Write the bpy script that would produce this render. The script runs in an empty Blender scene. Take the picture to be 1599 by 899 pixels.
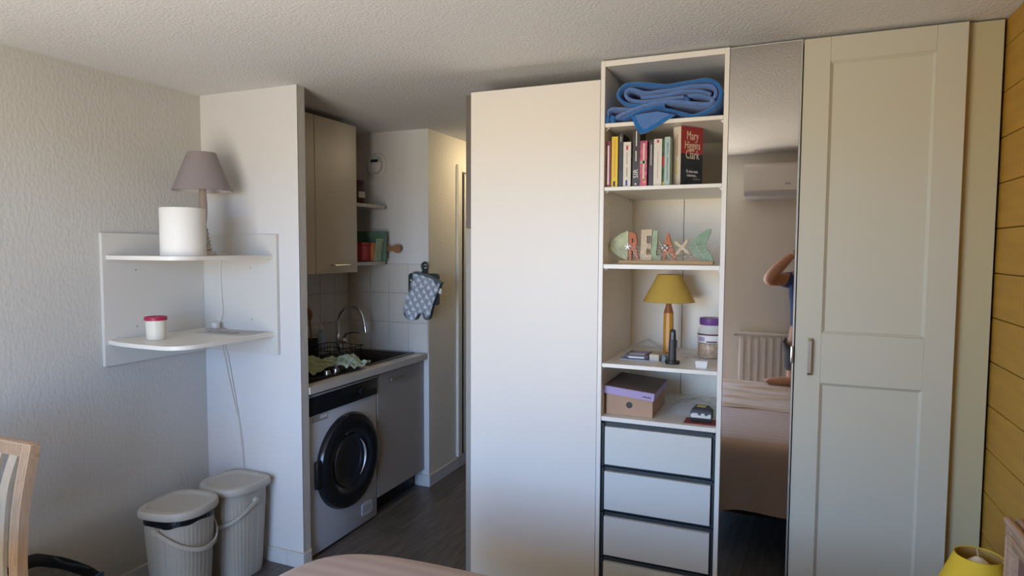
import bpy, bmesh, math, random
from mathutils import Vector, Matrix
random.seed(7)
S = bpy.context.scene
C = S.collection
PI = math.pi

# ------------------------------------------------------------------ camera
F, YAW, PITCH, ROLL, H = 1004.2264, 0.3974, 0.0608, 0.0047, 1.5953
cam = bpy.data.cameras.new('camera'); camo = bpy.data.objects.new('camera', cam); C.objects.link(camo)
cam.sensor_width = 36.0; cam.lens = F / 1599 * 36.0; cam.clip_start = 0.05
_cy, _sy = math.cos(YAW), math.sin(YAW)
_fw = Vector((-_sy*math.cos(PITCH), _cy*math.cos(PITCH), -math.sin(PITCH)))
_r = Vector((_cy, _sy, 0)); _u = _r.cross(_fw)
_r2 = _r*math.cos(ROLL) + _u*math.sin(ROLL); _u2 = -_r*math.sin(ROLL) + _u*math.cos(ROLL)
_m = Matrix((_r2, _u2, -_fw)).transposed().to_4x4(); _m.translation = Vector((0, 0, H))
camo.matrix_world = _m
S.camera = camo

# ------------------------------------------------------------------ world: blue sky above, sunlit ground below the horizon
W = bpy.data.worlds.new('world'); S.world = W; W.use_nodes = True
nt = W.node_tree; nt.nodes.clear()
o_ = nt.nodes.new('ShaderNodeOutputWorld'); bg = nt.nodes.new('ShaderNodeBackground')
tc = nt.nodes.new('ShaderNodeTexCoord'); sp = nt.nodes.new('ShaderNodeSeparateXYZ'); rp = nt.nodes.new('ShaderNodeValToRGB')
mr = nt.nodes.new('ShaderNodeMapRange'); mr.inputs[1].default_value = -1; mr.inputs[2].default_value = 1
nt.links.new(tc.outputs['Generated'], sp.inputs[0]); nt.links.new(sp.outputs['Z'], mr.inputs[0]); nt.links.new(mr.outputs[0], rp.inputs[0])
e = rp.color_ramp.elements
e[0].position = 0.0; e[0].color = (1.10, 1.00, 0.84, 1)
e[1].position = 1.0; e[1].color = (0.25, 0.55, 1.35, 1)
for p_, c_ in ((0.49, (1.15, 1.06, 0.90, 1)), (0.51, (0.92, 1.50, 2.40, 1)), (0.70, (0.45, 0.90, 1.95, 1))):
    q = e.new(p_); q.color = c_
bg.inputs['Strength'].default_value = 9.0
nt.links.new(rp.outputs[0], bg.inputs[0]); nt.links.new(bg.outputs[0], o_.inputs[0])

# window opening in the wall behind the camera (daylight portal fills it exactly)
WX0, WX1, WZ0, WZ1, YR = -2.00, -0.66, 0.02, 2.12, -0.41
la = bpy.data.lights.new('window_portal', 'AREA'); la.shape = 'RECTANGLE'; la.size = WX1-WX0; la.size_y = WZ1-WZ0
la.cycles.is_portal = True
lo = bpy.data.objects.new('window_portal', la); C.objects.link(lo)
lo.location = ((WX0+WX1)/2, YR-0.11, (WZ0+WZ1)/2); lo.rotation_euler = (PI/2, 0, 0)   # -Z of lamp -> +Y

S.view_settings.view_transform = 'Standard'; S.view_settings.look = 'None'
S.view_settings.exposure = 0.0; S.view_settings.gamma = 1.0
S.view_settings.use_curve_mapping = False
try:
    S.cycles.max_bounces = 14; S.cycles.diffuse_bounces = 8; S.cycles.transparent_max_bounces = 12
    S.cycles.sample_clamp_indirect = 4.0; S.cycles.caustics_reflective = False; S.cycles.caustics_refractive = False
except Exception:
    pass

# ------------------------------------------------------------------ materials
M = {}
def mat(name, col, rough=0.5, metal=0.0, var=0.0, vscale=8.0, bump=0.0, bscale=40.0, bdist=0.003, stretch=None,
        trans=0.0, alpha=1.0, emit=None, spec=0.5, detail=4.0, sheen=0.0, coat=0.0, ior=1.45):
    m = bpy.data.materials.new(name); m.use_nodes = True
    n = m.node_tree.nodes; l = m.node_tree.links; b = n['Principled BSDF']
    b.inputs['Base Color'].default_value = (*col, 1); b.inputs['Roughness'].default_value = rough
    b.inputs['Metallic'].default_value = metal; b.inputs['Specular IOR Level'].default_value = spec
    b.inputs['Transmission Weight'].default_value = trans; b.inputs['Alpha'].default_value = alpha
    b.inputs['IOR'].default_value = ior
    if sheen: b.inputs['Sheen Weight'].default_value = sheen
    if coat: b.inputs['Coat Weight'].default_value = coat
    if var or bump:
        t = n.new('ShaderNodeTexCoord'); mp = n.new('ShaderNodeMapping'); l.new(t.outputs['Object'], mp.inputs[0])
        if stretch: mp.inputs['Scale'].default_value = stretch
    if var:
        z = n.new('ShaderNodeTexNoise'); z.inputs['Scale'].default_value = vscale; z.inputs['Detail'].default_value = detail
        l.new(mp.outputs[0], z.inputs['Vector'])
        r = n.new('ShaderNodeMapRange'); r.inputs[1].default_value = .3; r.inputs[2].default_value = .7
        r.inputs[3].default_value = 1-var; r.inputs[4].default_value = 1+var
        l.new(z.outputs['Fac'], r.inputs[0])
        h = n.new('ShaderNodeHueSaturation'); h.inputs['Color'].default_value = (*col, 1)
        l.new(r.outputs[0], h.inputs['Value']); l.new(h.outputs[0], b.inputs['Base Color'])
    if bump:
        z2 = n.new('ShaderNodeTexNoise'); z2.inputs['Scale'].default_value = bscale; z2.inputs['Detail'].default_value = detail
        l.new(mp.outputs[0], z2.inputs['Vector'])
        bp = n.new('ShaderNodeBump'); bp.inputs['Strength'].default_value = bump; bp.inputs['Distance'].default_value = bdist
        l.new(z2.outputs['Fac'], bp.inputs['Height']); l.new(bp.outputs[0], b.inputs['Normal'])
    M[name] = m; return m

mat('plaster', (.535, .525, .50), .8, var=.03, vscale=2, bump=.5, bscale=75, bdist=.005, stretch=(1, 1, .55), detail=2)
mat('ceiling', (.71, .71, .72), .9, var=.02, vscale=2, bump=.75, bscale=95, bdist=.005, detail=2)
mat('paint', (.665, .66, .66), .6, var=.015, vscale=3, bump=.15, bscale=30, bdist=.002)
mat('paint_rear', (.74, .72, .66), .7, var=.015, vscale=3, bump=.15, bscale=60, bdist=.002)
mat('hall_plaster', (.74, .71, .63), .8, var=.03, vscale=2, bump=.8, bscale=75, bdist=.005, detail=2)
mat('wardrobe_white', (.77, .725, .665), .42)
mat('shelf_white', (.62, .61, .585), .4)
mat('filler', (.50, .45, .285), .4)  # yellow bounce from the wood wall is mixed into this colour
mat('door_white', (.545, .525, .43), .38)  # warmed in colour to stand for light bounced off the yellow wall
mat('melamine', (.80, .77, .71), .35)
mat('laminate_edge', (.83, .82, .78), .4)
mat('back_white', (.88, .81, .69), .5)
mat('dark_drawer', (.035, .045, .05), .45)
mat('drawer_white', (.66, .66, .62), .4)
mat('mirror', (.80, .775, .74), .02, metal=1.0)
mat('mirror_edge', (.62, .60, .56), .25, metal=.6)
mat('nickel', (.62, .58, .52), .3, metal=1.0)
mat('chrome', (.78, .78, .8), .12, metal=1.0)
mat('black_gap', (.02, .018, .016), .7)
mat('greige', (.49, .445, .375), .4, var=.02, vscale=5)
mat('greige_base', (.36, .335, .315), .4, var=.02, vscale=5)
mat('worktop', (.62, .57, .50), .35, var=.06, vscale=60)
mat('worktop_edge', (.52, .51, .50), .4)
mat('tile', (.66, .635, .59), .22, var=.03, vscale=12)
mat('grout', (.47, .44, .40), .9)
mat('baseboard_tile', (.62, .62, .62), .35, var=.03)
mat('mortar', (.55, .48, .40), .9)
mat('wm_white', (.52, .56, .62), .3)
mat('wm_black', (.012, .014, .018), .18)
mat('wm_glass', (.02, .024, .032), .06, coat=.6)
mat('wm_grey', (.45, .47, .50), .35, metal=.3)
mat('vent_white', (.62, .62, .60), .5)
mat('black', (.015, .015, .016), .45)
mat('black_gloss', (.012, .012, .014), .12)
mat('sink_dark', (.10, .085, .075), .3, metal=.5)
mat('steel', (.5, .5, .5), .28, metal=1.0)
mat('towel_olive', (.24, .29, .15), .95, var=.15, vscale=30, bump=.5, bscale=250, bdist=.002, sheen=.3)
mat('towel_mint', (.36, .46, .37), .95, var=.5, vscale=55, bump=.5, bscale=250, bdist=.002, sheen=.3)
mat('mitt_silver', (.50, .54, .61), .5, metal=.35, var=.12, vscale=60)
mat('mitt_dark', (.10, .13, .15), .8)
mat('board_dark', (.025, .04, .04), .45)
mat('board_green', (.12, .22, .16), .5)
mat('wood_brown', (.30, .15, .07), .5, var=.2, vscale=14, stretch=(1, 1, 6))
mat('red_tin', (.42, .05, .05), .4)
mat('orange_box', (.55, .20, .07), .6)
mat('cream_box', (.62, .56, .45), .6)
mat('glass_clear', (.9, .92, .92), .03, alpha=.22, spec=.6)
mat('jar_brown', (.10, .045, .02), .35, var=.4, vscale=60)
mat('purple_lid', (.16, .06, .24), .4)
mat('wine_lid', (.10, .03, .05), .5)
mat('label_white', (.75, .74, .72), .6)
mat('shade_taupe', (.27, .235, .245), .85, bump=.2, bscale=300, bdist=.001)
mat('shade_taupe_in', (.62, .60, .60), .8)
mat('shade_yellow', (.60, .385, .075), .8, bump=.2, bscale=300, bdist=.001)
mat('shade_bright', (.72, .48, .03), .8, bump=.2, bscale=300, bdist=.001)
mat('shade_yellow_in', (.55, .36, .10), .8)
mat('lamp_wood_grey', (.46, .36, .29), .6, var=.2, vscale=20, stretch=(1, 1, .2))
mat('lamp_wood_honey', (.60, .27, .03), .35, var=.12, vscale=20, stretch=(1, 1, .15))
mat('lamp_wood_red', (.33, .11, .03), .35)
mat('stone_grey', (.46, .44, .41), .7, var=.3, vscale=60)
mat('bulb', (.85, .83, .78), .4)
mat('canister', (.80, .785, .75), .55, bump=.1, bscale=90)
mat('yogurt', (.72, .69, .60), .4)
mat('red_lid', (.40, .02, .07), .4)
mat('cord_white', (.68, .66, .62), .5)
mat('paper', (.80, .80, .82), .7, var=.06, vscale=30)
mat('bin_cream', (.40, .38, .335), .5)
mat('bin_lid', (.44, .415, .365), .48)
mat('bag_black', (.008, .009, .011), .25, bump=.6, bscale=60, bdist=.004)
mat('chair_wood', (.40, .265, .165), .35, var=.12, vscale=22, stretch=(6, 6, .5))
mat('chair_slat', (.44, .35, .25), .4, var=.1, vscale=22, stretch=(6, 6, .5))
mat('bag_blue', (.02, .05, .10), .6)
mat('bag_dark', (.012, .015, .02), .6)
mat('bag_grey', (.24, .23, .215), .7, var=.25, vscale=30)
mat('sheet', (.50, .415, .355), .32, var=.05, vscale=5, sheen=.2, bump=.5, bscale=6, bdist=.02)
mat('duvet', (.53, .345, .245), .85, var=.05, vscale=5, sheen=.2)
mat('bed_base', (.35, .27, .2), .8)
mat('headboard_wood', (.40, .26, .165), .45, var=.15, vscale=25, stretch=(5, .5, 5))
mat('headboard_panel', (.20, .11, .085), .6, var=.15, vscale=120)
mat('blue_fleece', (.085, .19, .47), .95, var=.08, vscale=40, bump=.4, bscale=300, bdist=.002, sheen=.5)
mat('blue_hem', (.012, .135, .42), .9, var=.1, vscale=40, bump=.4, bscale=300, bdist=.002, sheen=.4)
mat('pages', (.62, .56, .46), .9, var=.08, vscale=200, stretch=(1, .02, .02))
mat('ink_white', (.78, .77, .74), .6)
mat('ink_cream', (.72, .62, .45), .6)
mat('ink_dark', (.03, .035, .05), .6)
mat('ink_grey', (.42, .38, .33), .6)
mat('ink_blue', (.03, .07, .35), .6)
mat('ink_red', (.5, .03, .04), .6)
mat('ink_yellow', (.75, .55, .10), .6)
mat('ink_orange', (.65, .25, .08), .6)
mat('fish_green', (.33, .42, .28), .75, var=.18, vscale=22)
mat('fish_pale', (.44, .47, .30), .75, var=.22, vscale=22)
mat('fish_tail', (.25, .36, .25), .75, var=.18, vscale=18)
mat('fish_coral', (.47, .17, .09), .75, var=.18, vscale=40)
mat('fish_cream', (.58, .48, .34), .75, var=.15, vscale=40, stretch=(1, 1, 5))
mat('fish_wood', (.56, .36, .17), .6, var=.15, vscale=20, stretch=(.3, 5, 5))
mat('net', (.72, .70, .66), .8)
mat('white_gloss', (.78, .78, .78), .3)
mat('grey_plastic', (.30, .33, .35), .5)
mat('kraft', (.44, .28, .185), .7, var=.05, vscale=14)
mat('lilac', (.42, .33, .55), .6)
mat('shoebox_top', (.22, .165, .15), .7, var=.06, vscale=14)
mat('film', (.75, .76, .78), .15, alpha=.28, spec=.6, bump=.6, bscale=35, bdist=.01)
mat('tool_grey', (.62, .62, .62), .35)
mat('tool_yellow', (.62, .48, .10), .5)
mat('red_card', (.33, .05, .05), .6)
mat('peanut', (.46, .24, .07), .55, var=.45, vscale=70)
mat('wallet', (.05, .05, .07), .35)
mat('plum', (.12, .05, .08), .5)
mat('blue_paper', (.42, .52, .66), .6)
mat('skin', (.42, .22, .15), .6, var=.04, vscale=10)
mat('shirt', (.018, .025, .05), .9)
mat('shirt_blue', (.022, .05, .15), .9)
mat('shorts', (.06, .06, .07), .9)
mat('hair', (.03, .022, .018), .7)
mat('phone', (.02, .02, .024), .2)
mat('radiator', (.70, .68, .63), .45)
mat('aircon', (.74, .73, .70), .45)
mat('aircon_grey', (.42, .42, .43), .5)
mat('frame_white', (.78, .77, .75), .4)
mat('table_wood', (.45, .31, .2), .45, var=.12, vscale=14, stretch=(.4, 6, 6))
mat('hall_lower', (.30, .28, .25), .6)
mat('hall_dark', (.13, .11, .095), .5)
mat('hall_door', (.55, .54, .52), .5)

def plank_wall_mat():
    m = mat('yellow_wood', (.46, .245, .03), .5, var=.10, vscale=9, stretch=(1, .35, 3), bump=.15, bscale=20, bdist=.002)
    return m
plank_wall_mat(); mat('wood_groove', (.16, .08, .012), .8)

def floor_mat():
    m = bpy.data.materials.new('floor_vinyl'); m.use_nodes = True
    n = m.node_tree.nodes; l = m.node_tree.links; b = n['Principled BSDF']
    t = n.new('ShaderNodeTexCoord'); mp = n.new('ShaderNodeMapping'); mp.inputs['Rotation'].default_value = (0, 0, PI/2)
    l.new(t.outputs['Object'], mp.inputs[0])
    br = n.new('ShaderNodeTexBrick'); br.inputs['Scale'].default_value = 1
    br.inputs['Brick Width'].default_value = 1.2; br.inputs['Row Height'].default_value = .18
    br.inputs['Mortar Size'].default_value = .0018; br.inputs['Color1'].default_value = (.090, .082, .080, 1)
    br.inputs['Color2'].default_value = (.115, .105, .102, 1); br.inputs['Mortar'].default_value = (.03, .027, .026, 1)
    l.new(mp.outputs[0], br.inputs['Vector'])
    mp2 = n.new('ShaderNodeMapping'); mp2.inputs['Scale'].default_value = (14, 1.6, 14); l.new(t.outputs['Object'], mp2.inputs[0])
    z = n.new('ShaderNodeTexNoise'); z.inputs['Scale'].default_value = 3; z.inputs['Detail'].default_value = 6
    l.new(mp2.outputs[0], z.inputs['Vector'])
    mx = n.new('ShaderNodeMix'); mx.data_type = 'RGBA'; mx.blend_type = 'MULTIPLY'; mx.inputs['Factor'].default_value = .75
    r = n.new('ShaderNodeValToRGB'); r.color_ramp.elements[0].position = .3; r.color_ramp.elements[0].color = (.45, .43, .42, 1)
    r.color_ramp.elements[1].position = .72; r.color_ramp.elements[1].color = (1.5, 1.45, 1.4, 1)
    l.new(z.outputs['Fac'], r.inputs[0]); l.new(br.outputs['Color'], mx.inputs['A']); l.new(r.outputs[0], mx.inputs['B'])
    l.new(mx.outputs['Result'], b.inputs['Base Color']); b.inputs['Roughness'].default_value = .38
    M['floor'] = m
floor_mat()

def duvet_mat():
    m = M['duvet']; n = m.node_tree.nodes; l = m.node_tree.links; b = n['Principled BSDF']
    t = n.new('ShaderNodeTexCoord'); w = n.new('ShaderNodeTexWave'); w.wave_type = 'BANDS'; w.bands_direction = 'Y'
    w.inputs['Scale'].default_value = 5.2; w.inputs['Distortion'].default_value = .25
    l.new(t.outputs['Object'], w.inputs['Vector'])
    mx = n.new('ShaderNodeMix'); mx.data_type = 'RGBA'
    mx.inputs['A'].default_value = (.36, .255, .205, 1); mx.inputs['B'].default_value = (.42, .305, .25, 1)
    l.new(w.outputs['Fac'], mx.inputs['Factor']); l.new(mx.outputs['Result'], b.inputs['Base Color'])
duvet_mat()

# ------------------------------------------------------------------ mesh helpers
def bx(bm, x0, x1, y0, y1, z0, z1, bev=0.0, seg=2):
    vs = [bm.verts.new(p) for p in ((x0,y0,z0),(x1,y0,z0),(x1,y1,z0),(x0,y1,z0),(x0,y0,z1),(x1,y0,z1),(x1,y1,z1),(x0,y1,z1))]
    fs = [bm.faces.new([vs[i] for i in f]) for f in ((0,3,2,1),(4,5,6,7),(0,1,5,4),(1,2,6,5),(2,3,7,6),(3,0,4,7))]
    if bev:
        es = list({ed for f in fs for ed in f.edges})
        bmesh.ops.bevel(bm, geom=es, offset=bev, segments=seg, affect='EDGES', profile=.5)
    return bm
def B(*a, **k): return bx(bmesh.new(), *a, **k)

def prism(bm, pts, ax, lo, hi):
    """polygon pts in the two other axes (kept in order X,Y,Z) extruded along ax"""
    def mk(p, t):
        return {'X': (t, p[0], p[1]), 'Y': (p[0], t, p[1]), 'Z': (p[0], p[1], t)}[ax]
    a = [bm.verts.new(mk(p, lo)) for p in pts]; b = [bm.verts.new(mk(p, hi)) for p in pts]
    n = len(pts)
    bm.faces.new(a[::-1]); bm.faces.new(b)
    for i in range(n): bm.faces.new((a[i], a[(i+1) % n], b[(i+1) % n], b[i]))
    return bm

def lathe(bm, prof, c=(0, 0, 0), seg=32, axis='Z', cap=True):
    rings = []
    for r, h in prof:
        ring = []
        for i in range(seg):
            a = 2*PI*i/seg; u, v = r*math.cos(a), r*math.sin(a)
            p = {'Z': (u, v, h), 'Y': (u, h, v), 'X': (h, u, v)}[axis]
            ring.append(bm.verts.new((p[0]+c[0], p[1]+c[1], p[2]+c[2])))
        rings.append(ring)
    for a, b in zip(rings, rings[1:]):
        for i in range(seg): bm.faces.new((a[i], a[(i+1) % seg], b[(i+1) % seg], b[i]))
    if cap:
        bm.faces.new(rings[0]); bm.faces.new(rings[-1])
    return bm

def tube(bm, pts, r, seg=8, closed=False, cap=True):
    pts = [Vector(p) for p in pts]; n = len(pts); rings = []
    rr = r if isinstance(r, (list, tuple)) else [r]*n
    prev = None
    for i, p in enumerate(pts):
        if closed: t = (pts[(i+1) % n]-pts[i-1])
        else: t = pts[min(i+1, n-1)]-pts[max(i-1, 0)]
        t.normalize()
        if prev is None:
            a = Vector((0, 0, 1)) if abs(t.z) < .9 else Vector((1, 0, 0)); nrm = t.cross(a).normalized()
        else:
            nrm = (prev - t*prev.dot(t)).normalized()
        prev = nrm; bi = t.cross(nrm)
        rings.append([bm.verts.new(p + (nrm*math.cos(2*PI*k/seg)+bi*math.sin(2*PI*k/seg))*rr[i]) for k in range(seg)])
    for i in range(n if closed else n-1):
        a, b = rings[i], rings[(i+1) % n]
        for k in range(seg): bm.faces.new((a[k], a[(k+1) % seg], b[(k+1) % seg], b[k]))
    if cap and not closed:
        bm.faces.new(rings[0][::-1]); bm.faces.new(rings[-1])
    return bm

def loft(bm, loops, cap=True):
    rings = [[bm.verts.new(p) for p in lp] for lp in loops]; n = len(rings[0])
    for a, b in zip(rings, rings[1:]):
        for k in range(n): bm.faces.new((a[k], a[(k+1) % n], b[(k+1) % n], b[k]))
    if cap: bm.faces.new(rings[0][::-1]); bm.faces.new(rings[-1])
    return bm

def smoothpath(pts, sub=6, closed=False):
    pts = [Vector(p) for p in pts]; n = len(pts); out = []
    for i in range(n if closed else n-1):
        p0 = pts[(i-1) % n] if closed else pts[max(i-1, 0)]; p1 = pts[i]; p2 = pts[(i+1) % n]
        p3 = pts[(i+2) % n] if closed else pts[min(i+2, n-1)]
        for k in range(sub):
            t = k/sub
            out.append(.5*((2*p1)+(-p0+p2)*t+(2*p0-5*p1+4*p2-p3)*t*t+(-p0+3*p1-3*p2+p3)*t**3))
    if not closed: out.append(pts[-1])
    return out

def finish(bm, name, m, smooth=40):
    bmesh.ops.recalc_face_normals(bm, faces=bm.faces[:])
    me = bpy.data.meshes.new(name); bm.to_mesh(me); bm.free()
    me.materials.append(M[m])
    if smooth:
        me.shade_smooth(); me.set_sharp_from_angle(angle=math.radians(smooth))
    return me

class Thing:
    """an Empty at the base of the thing; parts are given in world coordinates (or local ones when rot is set)"""
    def __init__(s, name, label, cat, loc=(0, 0, 0), group=None, rot=None, kind=None):
        s.o = bpy.data.objects.new(name, None); C.objects.link(s.o); s.o.empty_display_size = .05
        s.loc = Vector(loc); s.o.location = s.loc; s.local = rot is not None
        if rot is not None: s.o.rotation_euler = rot
        if kind: s.o['kind'] = kind
        else:
            s.o['label'] = label; s.o['category'] = cat
            if group: s.o['group'] = group
    def part(s, name, bm, m, parent=None, label=None, smooth=40, kind=None):
        if not s.local: bmesh.ops.translate(bm, verts=bm.verts[:], vec=-s.loc)
        me = bm if isinstance(bm, bpy.types.Mesh) else finish(bm, name, m, smooth)
        ob = bpy.data.objects.new(name, me); C.objects.link(ob); ob.parent = parent or s.o
        if label: ob['label'] = label
        if kind: ob['kind'] = kind
        return ob

def single(name, label, cat, bm, m, origin=None, group=None, smooth=40):
    if origin is not None: bmesh.ops.translate(bm, verts=bm.verts[:], vec=-Vector(origin))
    ob = bpy.data.objects.new(name, finish(bm, name, m, smooth)); C.objects.link(ob)
    if origin is not None: ob.location = origin
    ob['label'] = label; ob['category'] = cat
    if group: ob['group'] = group
    return ob

def struct(name, bm, m, parent=None, smooth=None, label=None):
    ob = bpy.data.objects.new(name, finish(bm, name, m, smooth)); C.objects.link(ob)
    if parent: ob.parent = parent
    else: ob['kind'] = 'structure'
    if label: ob['label'] = label
    return ob

def inst(name, me, parent, loc, rot=None, label=None):
    ob = bpy.data.objects.new(name, me); C.objects.link(ob); ob.parent = parent; ob.location = loc
    if rot: ob.rotation_euler = rot
    return ob

def text_bm(body, size, depth=.0006, mtx=None, sx=1.0, bold=0.0):
    cu = bpy.data.curves.new('t', 'FONT'); cu.body = body; cu.size = size; cu.extrude = depth; cu.resolution_u = 2
    cu.align_x = 'CENTER'; cu.align_y = 'CENTER'; cu.offset = bold
    ob = bpy.data.objects.new('t', cu); C.objects.link(ob)
    bpy.context.view_layer.update()
    me = bpy.data.meshes.new_from_object(ob.evaluated_get(bpy.context.evaluated_depsgraph_get()))
    bpy.data.objects.remove(ob); bpy.data.curves.remove(cu)
    bm = bmesh.new(); bm.from_mesh(me); bpy.data.meshes.remove(me)
    if sx != 1.0: bmesh.ops.scale(bm, vec=(sx, 1, 1), verts=bm.verts[:])
    if mtx is not None: bmesh.ops.transform(bm, matrix=mtx, verts=bm.verts[:])
    return bm
def join(bm, other):
    me = bpy.data.meshes.new('j'); other.to_mesh(me); other.free(); bm.from_mesh(me); bpy.data.meshes.remove(me); return bm
# text facing -Y, upright; and reading bottom-to-top
def face_front(x, y, z, turn=0.0):
    return Matrix.Translation((x, y, z)) @ Matrix.Rotation(PI/2, 4, 'X') @ Matrix.Rotation(turn, 4, 'Z')

ZC = 2.3715; XW = -2.784; XR = .67; YS = 2.474; XS = -2.157; YK = 3.687; XK = -2.1445; D = 2.606
YEND = 6.0
# ------------------------------------------------------------------ setting
struct('floor', B(XW-.1, XR+.1, YR-.1, YEND+.1, -.06, 0), 'floor')
struct('ceiling', B(XW-.1, XR+.1, YR-.1, YEND+.1, ZC, ZC+.1), 'ceiling')
wl = struct('wall_left', B(XW-.1, XW, YR-.1, YK+.1, 0, ZC), 'plaster')
bm = B(XW, WX0, YR-.1, YR, 0, ZC); bx(bm, WX1, XR, YR-.1, YR, 0, ZC); bx(bm, WX0, WX1, YR-.1, YR, WZ1, ZC); bx(bm, WX0, WX1, YR-.1, YR, 0, WZ0)
struct('wall_rear', bm, 'paint_rear')
bm = B(XW, XS, YS+.002, YS+.054, 0, ZC)
wp = struct('wall_partition', bm, 'plaster')
struct('partition_face', B(XW, XS, YS, YS+.004, 0, ZC), 'paint', parent=wp)
wk = struct('wall_kitchen', B(XW, XK, YK, YK+.1, 0, ZC), 'paint')
struct('wall_hall', B(XK-.1, XK, YK+.1, YEND, 0, ZC), 'hall_plaster')
struct('hall_return', B(XK, XK+.0008, YK+.0005, YK+.1, 0, ZC), 'hall_plaster', parent=wk)
struct('wall_end', B(XK-.1, XR+.1, YEND, YEND+.1, 0, ZC), 'hall_plaster')
struct('wall_back', B(-.80, XR, 3.26, 3.34, 0, ZC), 'paint')
wr = struct('wall_right', B(XR+.012, XR+.1, YR-.1, YEND, 0, ZC), 'wood_groove')
me = None
for i in range(16):
    z0 = .152*i; z1 = min(z0+.1502, ZC-.001)
    bm = B(XR, XR+.014, YR, 3.26, z0+.001, z1, bev=.002, seg=1)
    struct('plank', bm, 'yellow_wood', parent=wr)
# unseen slab added outside above the window to cut off the high sky
struct('sky_limit_slab', B(XW-.6, XR+.6, YR-2.0, YR-.1, ZC, ZC+.18), 'paint')
# window behind the camera: open French window frame
fr = struct('window_1', B(WX0, WX0+.05, YR-.09, YR-.02, WZ0, WZ1), 'frame_white')
for n_, b_ in (('jamb', (WX1-.05, WX1, YR-.09, YR-.02, WZ0, WZ1)), ('head', (WX0+.05, WX1-.05, YR-.09, YR-.02, WZ1-.05, WZ1))):
    struct(n_, B(*b_), 'frame_white', parent=fr)

# kitchen tiles
tb = finish(B(-.0735, .0735, -.007, 0, -.0965, .0965, bev=.0015, seg=1), 'tile', 'tile', None)
for i in range(5):
    for k in range(3):
        x = -2.148-.0745-.15*i
        if x-.0735 < XW: continue
        inst('tile', tb, wk, (x, YK, 1.0+.1970*k))
tb2 = finish(B(0, .007, -.0735, .0735, -.0965, .0965, bev=.0015, seg=1), 'tile', 'tile', None)
for i in range(7):
    for k in range(3):
        inst('tile', tb2, wl, (XW, YK-.009-.075-.15*i, 1.0+.1970*k))
gb = B(-2.70, XK, YK-.003, YK, .9, 1.493); struct('grout_bed', gb, 'grout', parent=wk)

# tiled baseboards
def baseboard(name, runs):
    first = None
    for (x0, x1, y0, y1), pieces in runs:
        ob = struct(name if first is None else 'backing', B(x0, x1, y0, y1, 0, .079), 'mortar', parent=first)
        if first is None: first = ob
        for p in pieces: struct('tile', B(*p, 0, .076, bev=.0015, seg=1), 'baseboard_tile', parent=first)
    return first
pcs = [(x, min(x+.197, XS+.008), YS-.009, YS-.001) for x in (-2.770, -2.5705, -2.371)]
pcs[-1] = (-2.371, -2.26, YS-.009, YS-.001); pcs.append((-2.2575, XS+.0085, YS-.009, YS-.001))
baseboard('baseboard_partition', [((XW+.009, XS+.004, YS-.006, YS), pcs), ((XS, XS+.006, YS, YS+.054), [(XS+.001, XS+.009, YS, YS+.052)])])
baseboard('baseboard_left', [((XW, XW+.006, YR, YS-.01), [(XW+.001, XW+.009, YR+.2*i+.002, YR+.2*i+.1985) for i in range(14)])])
baseboard('baseboard_kitchen', [((-2.24, XK+.004, YK-.006, YK), [(-2.23, XK+.0085, YK-.009, YK-.001)])])
baseboard('baseboard_hall', [((XK, XK+.006, YK, YEND), [(XK+.001, XK+.009, YK+.003+.39*i, YK+.39+.39*i) for i in range(5)])])
# hall cupboard door set in the hall wall
dr = struct('door_1', B(XK+.001, XK+.012, 4.185, 4.95, .085, 2.13), 'hall_plaster')
for b_ in ((XK, XK+.02, 4.075, 4.135, .085, 2.19), (XK, XK+.02, 4.135, 5.0, 2.14, 2.19)):
    struct('door_frame', B(*b_, bev=.004, seg=1), 'hall_plaster', parent=dr)
struct('door_gap', B(XK+.0005, XK+.002, 4.135, 4.185, .085, 2.14), 'black_gap', parent=dr)

# hall ceiling lamp (out of sight behind the closet)
hl = Thing('ceiling_lamp', 'round warm hall ceiling lamp hidden behind the tall closet', 'lamp', (-1.75, 4.25, ZC))
hl.part('base', lathe(bmesh.new(), [(.11, ZC-.0005), (.11, ZC-.02), (.10, ZC-.025)], (-1.75, 4.25, 0), 28), 'white_gloss')
mg = mat('lamp_glow', (.9, .85, .75), .4); mg.node_tree.nodes['Principled BSDF'].inputs['Emission Color'].default_value = (1.0, .78, .48, 1); mg.node_tree.nodes['Principled BSDF'].inputs['Emission Strength'].default_value = 55.0
hl.part('diffuser', lathe(bmesh.new(), [(.095, ZC-.025), (.085, ZC-.05), (.05, ZC-.07), (.001, ZC-.076)], (-1.75, 4.25, 0), 28), 'lamp_glow')

# ------------------------------------------------------------------ tall closet end (plain white panel)
t = Thing('tall_closet', 'plain white full-height panel closing the side of a closet, left of the open shelves', 'closet', (-1.0, 2.9, 0))
t.part('side_panel', B(-1.2965, -.7055, D+.001, D+.019, .0, 2.2873, bev=.001, seg=1), 'wardrobe_white')
t.part('carcass', B(-1.295, -.7065, D+.020, 3.20, .0, 2.285), 'hall_door')
t.part('lower_door', B(-1.336, -1.296, D+.030, 3.19, .07, 1.684, bev=.001, seg=1), 'hall_lower')
t.part('upper_door', B(-1.336, -1.296, D+.030, 3.19, 1.688, 2.284, bev=.001, seg=1), 'hall_dark', label='dark brown upper door edge')

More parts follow.
